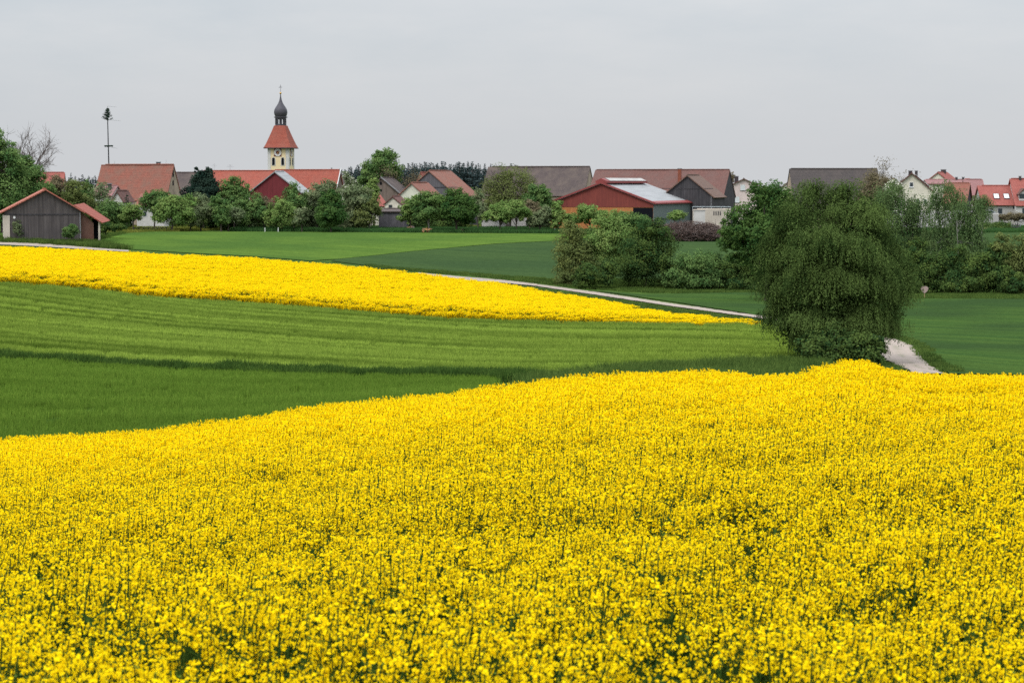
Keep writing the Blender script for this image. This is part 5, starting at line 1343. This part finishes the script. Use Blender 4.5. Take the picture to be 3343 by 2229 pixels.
bush('low bush at the foot of the right hedge left of the dark round bush', 3150, 221, [(3130, 935, 50, 22), (3170, 930, 40, 25)], 3000, 'shrub', .16, 43, RG)
bush('dark rounded bush in the middle of the right hedge', 3200, 224, [(3180, 890, 60, 60), (3230, 880, 50, 66), (3210, 930, 60, 28), (3240, 840, 30, 40)], 8500, 'shrub', .17, 44, RG, tv=.4)
bush('brownish budding bush at the right picture edge', 3320, 224, [(3310, 850, 46, 60), (3350, 810, 44, 50), (3280, 800, 34, 40), (3300, 900, 50, 50), (3360, 880, 60, 70)], 9000, 'olive', .17, 45, RG)
bush('green bush low in front of the brownish bush', 3280, 221, [(3270, 915, 50, 40), (3330, 925, 50, 34)], 5000, 'shrub', .17, 46, RG, tv=.4)
bush('bush beyond the right edge of the picture', 3440, 225, [(3430, 860, 60, 80), (3480, 900, 60, 60)], 7000, 'shrub', .2, 47, RG)
# ================================================================== big trees on the left
t = Plant('broadleaf_tree', 'massive green tree at the left edge behind the plank shed', 'tree', 10, 318, 51)
t.crown([(-12, 462, 50, 36), (12, 500, 50, 44), (36, 545, 54, 54), (-70, 500, 80, 90), (60, 600, 60, 60), (-20, 620, 90, 80), (100, 655, 45, 50), (20, 690, 90, 60)], .28, 14000, LEAF['green'], .22, tv=.4)
t.trunk(10, .4, 12)
t = Plant('broadleaf_tree', 'dark green tree between massive left tree and shed roof', 'tree', 115, 322, 52)
t.crown([(92, 580, 48, 46), (74, 545, 40, 38), (132, 612, 38, 48), (110, 660, 60, 56), (60, 640, 60, 50), (160, 650, 24, 40)], .26, 10000, LEAF['green'], .22, tv=.35)
t.trunk(6, .3, 12)
t = Plant('bare_tree', 'leafless grey tree towering behind the left trees', 'tree', 25, 345, 53)
t.twigs(ZR(393, 345)-t.z, .25, 4, r=.30, n=3, kids=(4, 7), sp=.55)
t = Plant('bare_tree', 'smaller leafless tree sloping down to the red roof', 'tree', 40, 345, 54)
t.twigs(ZR(455, 345)-t.z, .35, 4, r=.14, n=3, kids=(4, 6), sp=.6)
VT = 'village and orchard trees'
def vt(label, px, D, L, n, mat, seed, leaf=.24, name='broadleaf_tree', cat='tree', th=2.6, tr=.16, bl=0, clump=.26, tv=.3, limbs=8, mt=None, lean=0.0, **k):
    t = Plant(name, label, cat, px, D, seed, VT)
    t.crown(L, leaf, n, LEAF[mat], clump, tv=tv, bl=bl, **k)
    t.trunk(th, tr, limbs, mt, lean=lean)
    return t
vt('brownish budding tree right of the shed roof with blossom', 195, 335, [(185, 610, 32, 36), (205, 645, 44, 50), (170, 650, 30, 40), (230, 640, 30, 40)], 4500, 'brown', 61, bl=.03)
vt('olive green tree behind the small brick annex', 250, 332, [(245, 630, 36, 40), (260, 670, 46, 40), (225, 680, 40, 40), (280, 690, 40, 40)], 5500, 'olive', 62)
vt('narrow dark green tree right of the olive tree', 288, 338, [(285, 620, 18, 30), (292, 660, 26, 40), (300, 700, 30, 40)], 3500, 'green', 63)
vt('thin pale budding tree before the dusty pink roof', 320, 334, [(325, 640, 30, 40), (345, 680, 40, 36), (310, 700, 30, 36)], 2000, 'grey', 64, clump=.35)
vt('bushy green tree left of the white house wall', 360, 333, [(350, 690, 40, 36), (385, 700, 36, 34), (365, 720, 46, 24)], 4000, 'green', 65)
def conifer(label, px, D, top, base, hw, seed, mat='spruce', name='spruce_tree', cat='spruce', group=None, layers=None, lf=.22, nl=9, blunt=0.8):
    t = Plant(name, label, cat, px, D, seed, group); g = t.g; H = ZR(top, D)-t.z; w = hw/F*D; z0 = max(.3, ZR(base, D)-t.z)
    q = Q4(); L = layers or int(max(8, (H-z0)/.38))
    for i in range(L):
        f = i/L; z = z0+(H-z0)*f; rr = w*(1-f)**blunt*g.uniform(.75, 1.15)+.08; nb = max(4, int(5+rr*3))
        for j in range(nb):
            a = g.uniform(0, 6.28); e = np.array([math.cos(a)*rr, math.sin(a)*rr, -.18*rr]); m = max(3, int(rr/lf*3.0))
            k = g.uniform(.1, 1, m)[:, None]; q.leaves(np.array([0, 0, z])+e*k+g.normal(0, .06+.05*rr, (m, 3)), lf, np.tile([0, 0, .9], (m, 1)), 1.8, np.clip(g.normal(.5, .3, m), 0, .89), 0, g)
    obj('crown', q.mesh('crown', [LEAF[mat]]), t.root)
    q = Q4(); q.tube([(0, 0, -.4), (0, 0, H*.55), (0, 0, H)], [.03*H**.8, .02*H**.8, .02], 5); obj('trunk', q.mesh('trunk', [BARK]), t.root)
    return t
conifer('small dark conifer beside the low brown roof', 415, 340, 630, 705, 16, 66, group=VT)
vt('rounded dark green tree before the big barn wall', 505, 340, [(490, 650, 28, 26), (520, 648, 30, 28), (505, 670, 40, 26), (545, 655, 18, 22)], 4000, 'green', 67)
vt('spreading apple tree left of the white house wall', 435, 331, [(425, 688, 24, 24), (445, 700, 20, 20), (408, 706, 20, 18)], 2000, 'fresh', 68, th=2.2)
vt('apple tree with split leaning trunk at the orchard edge', 560, 330, [(555, 680, 40, 34), (530, 700, 36, 28), (590, 700, 40, 34), (570, 660, 26, 20)], 5200, 'fresh', 69, th=2.2, tr=.2, lean=.6)
vt('round apple tree right of the leaning apple tree', 622, 333, [(615, 680, 36, 36), (600, 710, 34, 26), (640, 710, 30, 26)], 4200, 'fresh', 70)
vt('tall dark tree with ragged double top left of the long red roof', 665, 342, [(645, 572, 15, 22), (676, 571, 17, 24), (655, 590, 30, 30), (686, 600, 26, 36), (638, 625, 32, 36), (690, 635, 30, 44), (665, 610, 36, 40), (670, 670, 46, 44), (608, 640, 26, 28), (698, 680, 26, 40)], 12000, 'dark', 71, th=4, tv=.3)
vt('grey green tree in front of the dark double topped tree', 655, 334, [(650, 660, 32, 26), (640, 700, 44, 34), (675, 690, 34, 34)], 4500, 'grey', 72)
vt('mid green tree with two rounded tops before the red roof', 765, 341, [(752, 606, 30, 28), (785, 615, 26, 28), (740, 630, 28, 26), (765, 640, 46, 34), (800, 640, 18, 34), (760, 670, 36, 30)], 6500, 'green', 73, th=3.5)
vt('slim apple tree under the red roof left of centre', 722, 331, [(722, 690, 30, 36), (722, 715, 26, 20), (710, 660, 20, 24)], 2600, 'green', 74)
vt('small pale apple tree with whitish blossom', 745, 335, [(745, 700, 36, 24), (770, 705, 30, 24)], 2200, 'blossom', 75, bl=.02)
vt('leafy green tree left of the dark red barn', 815, 337, [(800, 680, 36, 34), (830, 665, 34, 36), (825, 700, 46, 34), (795, 715, 36, 24), (845, 690, 26, 30)], 5500, 'green', 76)
vt('reddish budding tree under the dark red barn', 862, 338, [(870, 670, 26, 24), (860, 690, 36, 26)], 1500, 'brown', 77, clump=.35)
vt('yellow green bush tree below the dark red barn', 920, 334, [(910, 680, 30, 30), (935, 690, 34, 34), (890, 705, 30, 26), (920, 715, 50, 24)], 5200, 'fresh', 78)
vt('grey green tree covering the barn right wall', 960, 339, [(955, 640, 30, 40), (975, 665, 30, 40), (945, 680, 30, 30), (985, 700, 24, 30)], 4000, 'green', 79, th=3.5)
vt('little tree with visible pair of thin trunks', 985, 331, [(985, 700, 20, 24), (975, 720, 18, 14)], 1200, 'grey', 80, th=2)
vt('wide olive grey tree left of the dark round tree', 1035, 340, [(1060, 615, 30, 26), (1030, 640, 34, 36), (1015, 680, 34, 40), (1050, 660, 30, 40), (1030, 715, 40, 26), (1090, 625, 26, 26)], 5500, 'grey', 81, clump=.32, th=3.5)
vt('dense egg shaped dark green tree by the field edge', 1080, 330, [(1077, 650, 26, 30), (1080, 680, 40, 34), (1072, 705, 40, 30), (1095, 710, 32, 26), (1078, 640, 14, 14)], 8000, 'lime', 82, clump=.3, tv=.35, shell=.7)
vt('brownish grey tree right of the egg shaped tree', 1160, 338, [(1150, 640, 34, 30), (1180, 650, 36, 34), (1140, 680, 36, 36), (1190, 690, 40, 36), (1160, 715, 46, 26)], 6000, 'grey', 83, clump=.3)
vt('dark brownish tree left of the grey plank shed', 1205, 336, [(1200, 690, 36, 34), (1220, 680, 24, 30), (1190, 720, 36, 20)], 3500, 'olive', 84)
vt('bright green narrow tree beside the brown gable', 1212, 352, [(1220, 600, 14, 18), (1210, 620, 24, 22), (1215, 640, 24, 20)], 2600, 'fresh', 85, th=4)
t = vt('tall full walnut tree crowning the village skyline', 1240, 405, [(1262, 508, 32, 24), (1235, 512, 24, 22), (1240, 540, 50, 34), (1210, 560, 32, 30), (1275, 555, 36, 32), (1230, 580, 54, 36), (1280, 590, 34, 30), (1205, 600, 32, 34)], 11000, 'green', 86, .27, th=8, tr=.4, clump=.24, tv=.35)
for lb, px_, top_, sp_, sd in (('bare brown crown right of the walnut tree', 1310, 546, .5, 87), ('second bare brown crown above the pale green gable', 1350, 560, .5, 88)):
    t = Plant('budding_tree', lb, 'tree', px_, 402, sd, VT); t.twigs(ZR(top_, 402)-t.z, sp_, 4, BARK, .22, 2, kids=(4, 6)); t.tips(2600, .2, LEAF['brown'], .45)
vt('blossoming chestnut beside the small dark gable', 1145, 420, [(1130, 575, 14, 16), (1145, 590, 20, 18), (1160, 610, 20, 20), (1140, 620, 26, 20)], 2400, 'blossom', 89, bl=.15)
vt('bushy apple tree left of the tall slender trunk', 1340, 337, [(1335, 680, 28, 28), (1360, 660, 24, 24), (1330, 710, 26, 20)], 3200, 'fresh', 90)
vt('broad green apple tree with straight pale trunk', 1400, 331, [(1395, 650, 36, 24), (1420, 670, 34, 30), (1375, 680, 34, 30), (1405, 695, 46, 24)], 6000, 'green', 91, th=2.6, mt=BARKP)
vt('dark green broad tree with thick trunk near the field', 1490, 330, [(1485, 645, 36, 26), (1460, 670, 30, 30), (1510, 665, 36, 34), (1540, 690, 26, 30), (1485, 695, 50, 26), (1530, 715, 26, 18)], 8500, 'lime', 92, th=2.6, tr=.26, tv=.35)
vt('greyish budding tree right of the dark broad tree', 1560, 342, [(1560, 660, 20, 40), (1570, 690, 22, 30)], 1500, 'grey', 93, clump=.35)
t = Plant('budding_tree', 'large olive brown budding tree before the huge barn', 'tree', 1662, 350, 94, VT); t.twigs(ZR(552, 350)-t.z, .35, 4, BARK, .26, 2, kids=(4, 7))
t.crown([(1650, 580, 50, 36), (1600, 620, 40, 40), (1700, 600, 50, 46), (1655, 640, 70, 40), (1610, 660, 40, 26), (1730, 640, 36, 36)], .2, 6500, LEAF['olive'], .26, name='crown', tv=.3)
vt('fresh green apple tree before the white garden wall', 1632, 330, [(1620, 690, 30, 24), (1650, 685, 34, 28), (1600, 705, 26, 18), (1640, 710, 36, 16)], 4200, 'fresh', 95, th=2.0)
vt('small apple tree with forked trunk right of the fresh one', 1686, 331, [(1680, 680, 34, 26), (1705, 695, 30, 24), (1665, 700, 24, 20)], 3600, 'fresh', 96, th=2.0)
vt('lush green tree at the foot of the huge barn roof', 1765, 343, [(1750, 630, 28, 26), (1775, 640, 28, 30), (1735, 655, 30, 24), (1780, 670, 26, 26), (1755, 680, 34, 30)], 6000, 'green', 97, th=3.5)
vt('reddish brown bush under the lush green tree', 1730, 337, [(1730, 680, 30, 26), (1745, 700, 34, 24)], 2200, 'brown', 98)
vt('low grey green bush left of the machine hall', 1762, 332, [(1755, 715, 26, 24), (1785, 705, 24, 30), (1740, 728, 24, 14)], 3000, 'grey', 99)
vt('thin young tree before the hall left corner', 1822, 331, [(1822, 680, 16, 26), (1825, 710, 24, 24), (1815, 730, 20, 12)], 1500, 'fresh', 100, th=2)
vt('slim green tree in front of the orange planks', 1862, 330, [(1860, 715, 20, 20), (1858, 735, 16, 10)], 1300, 'fresh', 101, th=1.6)
vt('round tree with several stems before the machine hall', 1928, 329, [(1925, 695, 38, 26), (1900, 710, 24, 20), (1950, 710, 24, 22)], 3600, 'fresh', 102, th=2)
vt('wide green shrub before the hall open bay', 2045, 322, [(2040, 715, 44, 22), (2090, 720, 36, 20), (2000, 725, 30, 18), (2060, 740, 60, 16)], 5200, 'green', 103, name='bush', cat='bush', th=1)
vt('bright green bush peeping over the brush pile', 2215, 318, [(2215, 700, 26, 12), (2200, 708, 20, 8)], 900, 'fresh', 104, name='bush', cat='bush', th=1)
vt('slim sparse tree before the pink house', 2388, 440, [(2390, 577, 10, 14), (2384, 590, 12, 12)], 500, 'brown', 105)
t = Plant('budding_tree', 'brown budding tree rising behind the slate barn', 'tree', 2850, 380, 106, VT); t.twigs(ZR(517, 380)-t.z, .45, 4, BARK, .26, 2, kids=(4, 7)); t.tips(6000, .2, LEAF['brown'], .5)
vt('brown leafed lower crown over the slate barn end', 2870, 376, [(2860, 600, 44, 40), (2900, 620, 36, 34), (2840, 640, 40, 30)], 3500, 'brown', 107, th=4)
vt('blossoming bush beside the cream house gable', 2915, 366, [(2915, 600, 16, 14), (2930, 610, 16, 14), (2900, 615, 16, 14)], 1100, 'blossom', 108, bl=.25, th=4)
vt('small tree before the beige wall of the mauve house', 3205, 352, [(3200, 665, 14, 16), (3195, 680, 18, 14)], 900, 'grey', 109)
# more background greenery closing the gaps behind the orchard
fills = [('dense hedge behind the left orchard trees', 395, 346, 34), ('hedge below the long red roof', 690, 346, 60), ('hedge left below the dark red barn', 790, 347, 60), ('hedge right below the dark red barn', 900, 346, 60),
         ('garden bushes left behind the egg shaped tree', 1010, 345, 60), ('garden bushes behind the egg shaped tree', 1130, 346, 60), ('garden hedge left of the white garden wall', 1455, 347, 70), ('garden hedge behind the grey plank shed', 1360, 348, 40), ('garden shrubs left behind the machine hall', 1770, 350, 40)]
for i, (lb, px_, D_, hw) in enumerate(fills):
    bush(lb, px_, D_, [(px_-hw*.6, 712, hw*.6, 26), (px_, 705, hw*.6, 30), (px_+hw*.6, 714, hw*.6, 26), (px_-hw*.3, 732, hw*.7, 14), (px_+hw*.4, 732, hw*.7, 14)], 5200, ('shrub', 'green', 'grey')[i % 3], .22, 200+i, 'garden hedges of the village', name='garden_hedge', cat='hedge')
# tall shrubs at the shed
bush('lush green bush at the right corner of the shed front', 235, 282, [(232, 755, 24, 16), (240, 745, 14, 14), (225, 765, 22, 12)], 2400, 'green', .17, 121)
bush('thin climbing bush on the shed planks', 50, 283, [(50, 735, 16, 24), (60, 750, 14, 20)], 700, 'grey', .16, 122)
bush('low dark bush right of the brick annex', 345, 300, [(345, 740, 24, 14), (330, 748, 20, 10), (380, 742, 30, 12)], 2400, 'shrub', .18, 123)
maypole()

# ------------------------------------------------------------------ far spruce wood
def spruce_proto(seed, H, w):
    g = np.random.default_rng(seed); q = Q4(); L = 30
    for i in range(L):
        f = i/L; z = H*(.12+.88*f); rr = w*(1-f)**1.0*(.75+.5*((i%3)/2))*g.uniform(.85, 1.15)+.06; m = max(10, int(rr*22))
        a = g.uniform(0, 6.28, m); k = np.sqrt(g.uniform(.15, 1, m))*rr
        q.leaves(np.column_stack([np.cos(a)*k, np.sin(a)*k, z-.3*k+g.normal(0, .2, m)]), .32+.3*min(1, rr), np.tile([0, 0, .7], (m, 1)), 1.6, np.clip(g.normal(.5, .28, m), 0, .89), 0, g)
    c = q.mesh('crown', [LEAF['hazespruce']]); q = Q4(); q.tube([(0, 0, -1), (0, 0, H*.97)], [.3, .05], 5); return c, q.mesh('trunk', [BARK])
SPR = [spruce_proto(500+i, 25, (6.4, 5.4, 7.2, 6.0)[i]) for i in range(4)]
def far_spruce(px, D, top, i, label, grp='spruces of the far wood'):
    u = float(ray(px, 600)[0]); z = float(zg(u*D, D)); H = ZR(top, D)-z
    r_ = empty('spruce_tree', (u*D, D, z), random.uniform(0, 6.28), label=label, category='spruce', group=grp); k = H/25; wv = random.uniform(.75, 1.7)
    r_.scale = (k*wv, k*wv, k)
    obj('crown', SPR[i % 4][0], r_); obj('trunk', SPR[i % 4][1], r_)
LBW = 'dark spruce in the distant wood behind the village'
i = 0
prof = [(1040, 590), (1085, 560), (1128, 548), (1175, 538), (1230, 535), (1300, 533), (1330, 528), (1400, 527), (1450, 524), (1500, 526), (1560, 531), (1590, 535), (1640, 541), (1700, 546), (1740, 556), (1790, 575)]
for row_, D_, st, dz in ((0, 820, 15, 0), (1, 850, 15, 2), (2, 885, 14, 4)):
    px_ = 1115
    while px_ < 1640:
        top = float(np.interp(px_, [p_[0] for p_ in prof], [p_[1] for p_ in prof]))+random.uniform(-7, 14)+dz
        far_spruce(px_+random.uniform(-4, 4), D_+random.uniform(-8, 8), top, i, LBW); i += 1; px_ += st*random.uniform(.75, 1.25)
for px_, top in ((1083, 544), (1602, 532), (1622, 537), (1645, 541), (1668, 530), (1682, 535), (1717, 538), (1734, 539), (1640, 545), (1700, 544)):
    far_spruce(px_, 830, top, i, 'spruce tip showing over the ridge of the brown barns', 'spruce tips over the barn ridge'); i += 1
for px_, top in ((225, 577), (232, 561), (246, 572), (258, 579), (270, 567), (278, 578), (290, 572), (302, 578), (311, 571), (322, 574), (330, 570), (215, 585), (3, 590)):
    far_spruce(px_, 830, top, i, 'small spruce tip on the skyline between the red roofs', 'skyline spruces at the left'); i += 1
# distant broadleaf belt right behind the houses
g_ = np.random.default_rng(900)
for i, px_ in enumerate(list(range(150, 700, 55))+list(range(1180, 1600, 70))+list(range(2380, 3500, 60))):
    top = 622+g_.uniform(-8, 8)
    bush('distant leafy tree behind the village roofs', px_, 520, [(px_, top+14, 34, 16), (px_+18, top+26, 34, 20), (px_-18, top+28, 30, 20), (px_, top+48, 40, 26)], 1500, 'green', .5, 600+i, 'distant trees behind the village', name='distant_tree', cat='tree')

# ================================================================== small things
def heap(name, label, cat, px, D, w, h_, n, mats, seed, kind='stick', dep=3.0):
    t = Plant(name, label, cat, px, D, seed); q = Q4(); g = t.g; W_ = w/F*D/2; H_ = h_/F*D
    for _ in range(n):
        x = g.uniform(-1, 1); y = g.uniform(-1, 1); zmax = H_*(1-.35*abs(x)**4)*(1-.5*y*y)*g.uniform(.85, 1.1); z = g.uniform(0, 1)**.6*zmax
        c = np.array([x*W_, y*dep/2, z]); L = g.uniform(.5, 1.6) if kind == 'stick' else g.uniform(.35, .6)
        d = g.normal(size=3); d[2] *= .5; d /= np.linalg.norm(d)
        q.tube([c-d*L/2, c+g.normal(0, .06, 3), c+d*L/2], [.03, .025, .012] if kind == 'stick' else [.11, .11, .10], 3 if kind == 'stick' else 6, g.uniform(0, 1), int(g.integers(0, len(mats))))
    o = obj(name+'_mass', q.mesh(name, mats), t.root)
    return t, o
BR1 = plain('brush_brown', (0.125, 0.080, 0.066), .95); BR2 = plain('brush_grey', (0.20, 0.155, 0.14), .95); BR3 = plain('brush_dark', (0.055, 0.038, 0.034), .95)
t, o = heap('brush_pile', 'big heap of dry brown brushwood behind the hedge', 'brush pile', 2252, 308, 205, 60, 5200, [BR1, BR1, BR2, BR3], 131, dep=5); o.name = 'branches'
WD1 = plain('cut_wood', (0.55, 0.30, 0.12), .9, v=.5); WD2 = plain('split_wood', (0.36, 0.21, 0.12), .9, v=.5)
t, o = heap('wood_pile', 'orange brown heap of split logs at the field edge', 'wood pile', 1393, 330, 30, 12, 160, [WD1, WD2], 132, 'log', 1.6); o.name = 'logs'
t, o = heap('wood_pile', 'small heap of logs beside the dark broad tree', 'wood pile', 1502, 330, 22, 8, 80, [WD1, WD2, BR2], 133, 'log', 1.4); o.name = 'logs'
t, o = heap('wood_pile', 'greyish stacked wood right of the grey plank shed', 'wood pile', 1340, 337, 26, 16, 150, [BR2, WD2], 134, 'log', 1.4); o.name = 'logs'
def mound(label, px, D, wpx, hpx, mat, name='soil_heap', cat='heap', seed=1, dep=2.5):
    t = Plant(name, label, cat, px, D, seed); g = t.g; n, m = 22, 10; W_, H_ = wpx/F*D/2, hpx/F*D; V = []; Qs = []
    for j in range(m+1):
        for i in range(n+1):
            x = -1+2*i/n; y = -1+2*j/m; r = min(1, math.hypot(x, y)); V.append((x*W_, y*dep/2, H_*max(0, 1-r*r)**.7*(1+g.normal(0, .12))-.05-.25*(r >= 1)))
    for j in range(m):
        for i in range(n): a = j*(n+1)+i; Qs.append((a, a+1, a+n+2, a+n+1))
    obj('body', fast_mesh(name, V, Qs, [mat], smooth=True), t.root); return t
SOIL = plain('dry_soil', (0.34, 0.235, 0.165), .95, v=.35, sc=1.5)
mound('low heap of light brown soil before the grey plank shed', 1290, 333, 60, 8, SOIL, seed=141)
mound('pale earth heap at the right below the hedge garden', 3340, 335, 110, 9, SOIL, seed=142, dep=4)
mound('small sandy earth heap at the foot of the white wall', 3205, 336, 34, 7, SOIL, seed=143)
bush('low green hedge mound before the grey garden wall', 3245, 338, [(3225, 738, 36, 14), (3265, 740, 36, 15), (3245, 745, 50, 10)], 3600, 'shrub', .2, 144, name='garden_hedge', cat='hedge')
bush('clipped brown beech hedge on the right edge', 3320, 346, [(3275+i*22, 708, 18, 11, (i % 3-1)*.3) for i in range(9)], 8000, 'brown', .16, 145, name='beech_hedge', cat='hedge', fill=.5, clump=.4)
# posts, sign, fence, trailer, car
def post(px, row_t, row_b, D, mat, label, name='post', r=.06):
    u = float(ray(px, 740)[0]); x = u*D; gz = float(zg(x, D)); root = empty(name, (x, D, gz), 0, label=label, category='post', group='white marker posts')
    h_ = (row_b-row_t)/F*D+.35
    p = PM(); p.rod((0, 0, -.3), (0, 0, h_), r, r, 8); p.make('shaft', mat, root); p = PM(); p.rod((0, 0, h_+.001), (0, 0, h_+.12), r*1.05, r*.3, 8); p.make('tip', mat, root)
for px_, lb in ((865, 'white post left of the pair under the dark red barn'), (908, 'white post right of the pair under the dark red barn'), (1811, 'white post left of the pair before the machine hall'), (1839, 'white post right of the pair before the machine hall')):
    post(px_, 740, 745, 331, F_white, lb)
u_ = U(3020); x_ = u_*213; root = empty('shield_sign', (x_, 213, float(zg(x_, 213))), 0, label='pale pink shield shaped board on a post at the hedge foot', category='sign')
zc_ = ZR(945, 213)-root.location.z; p = PM(); s_ = 213/F
p.prism([(-11*s_, 0, zc_+7*s_), (-12*s_, 0, zc_+2*s_), (-8*s_, 0, zc_-6*s_), (0, 0, zc_-13*s_), (8*s_, 0, zc_-6*s_), (12*s_, 0, zc_+2*s_), (11*s_, 0, zc_+7*s_), (5*s_, 0, zc_+10.5*s_), (-5*s_, 0, zc_+10.5*s_)], (0, .05, 0))
p.make('board', plain('pale_board', (0.40, 0.29, 0.27), .8, v=.3), root); p = PM(); p.rod((0, .08, -.4), (0, .08, zc_), .04, .04, 6); p.make('post', F_wood, root)
def fence(label, px0, px1, D, hpx, mat, n=6, rails=2, name='wooden_fence'):
    x0, x1 = U(px0)*D, U(px1)*D; gz = float(zg((x0+x1)/2, D)); root = empty(name, (x0, D, gz), 0, label=label, category='fence'); h_ = hpx/F*D
    p = PM()
    for r_ in range(rails): z = h_*(.92-.45*r_); p.box(0, x1-x0, .05, .09, z-.05, z+.05)
    p.make('rail', mat, root)
    for i in range(n): x = (x1-x0)*i/(n-1); p = PM(); p.box(x-.05, x+.05, -.05, .048, -.4, h_); p.make('post', mat, root)
fence('low raw wood frame beside the green hedge mound', 3209, 3236, 334, 12, F_wood, 3, 1)
fence('dark wooden fence before the white house wall', 440, 560, 333, 13, F_dark, 9, 2)
# flat trailer
x0, x1 = U(3296)*338, U(3330)*338; gz = float(zg(x0, 338)); root = empty('farm_trailer', (x0, 338, gz), 0, label='small dark farm trailer under the brown hedge', category='trailer'); L_ = x1-x0
p = PM(); p.box(0, L_, 0, 1.5, .55, .70)
for x in np.linspace(0, L_-.08, 5): p.box(x, x+.07, 0, .06, .703, 1.15)
p.box(0, L_, .062, .09, 1.0, 1.08); p.make('bed', F_dark, root)
p = PM(); p.rod((0.1, -.1, .70), (0.1, -.1, 1.25), .04, .04, 5); p.rod((L_-.1, -.1, .70), (L_-.1, -.1, 1.25), .04, .04, 5); p.make('stake', F_steel, root)
for x in (.45, L_-.45): p = PM(); p.rod((x, -.06, .36), (x, .14, .36), .33, .33, 14); p.make('wheel', C_dark, root)
# car behind the garden wall
D_ = 350; x0 = U(3193)*D_; gz = ZR(716, D_); root = empty('car', (x0, D_, gz), 0, label='silver estate car parked behind the grey garden wall', category='car'); Lc_ = 3.9
CAR = plain('car_paint', (0.50, 0.53, 0.55), .3, .5, v=.05); prof_ = [(0, .35), (0, .85), (.15, 1.0), (.55, 1.42), (2.1, 1.48), (2.9, 1.02), (3.75, .88), (3.9, .55), (3.85, .3)]
p = PM(); p.prism([(a_, 0, b_) for a_, b_ in prof_], (0, 1.7, 0)); p.make('body', CAR, root)
p = PM(); p.prism([(.62, -.012, 1.02), (.75, -.012, 1.36), (2.05, -.012, 1.42), (2.62, -.012, 1.04)], (0, .01, 0)); p.make('side_window', G_pane, root)
p = PM(); p.prism([(2.14, .12, 1.468), (2.86, .12, 1.058), (2.86, 1.58, 1.058), (2.14, 1.58, 1.468)], (.015, 0, .02)); p.make('windscreen', G_pane, root)
for x in (.75, 3.1): p = PM(); p.rod((x, -.04, .32), (x, .18, .32), .32, .32, 16); wh = p.make('wheel', C_dark, root); p = PM(); p.rod((x, -.05, .32), (x, -.041, .32), .19, .19, 12); p.make('rim', F_steel, wh)
p = PM(); p.box(3.80, 3.89, .12, .45, .62, .76); p.make('headlight', F_white, root)
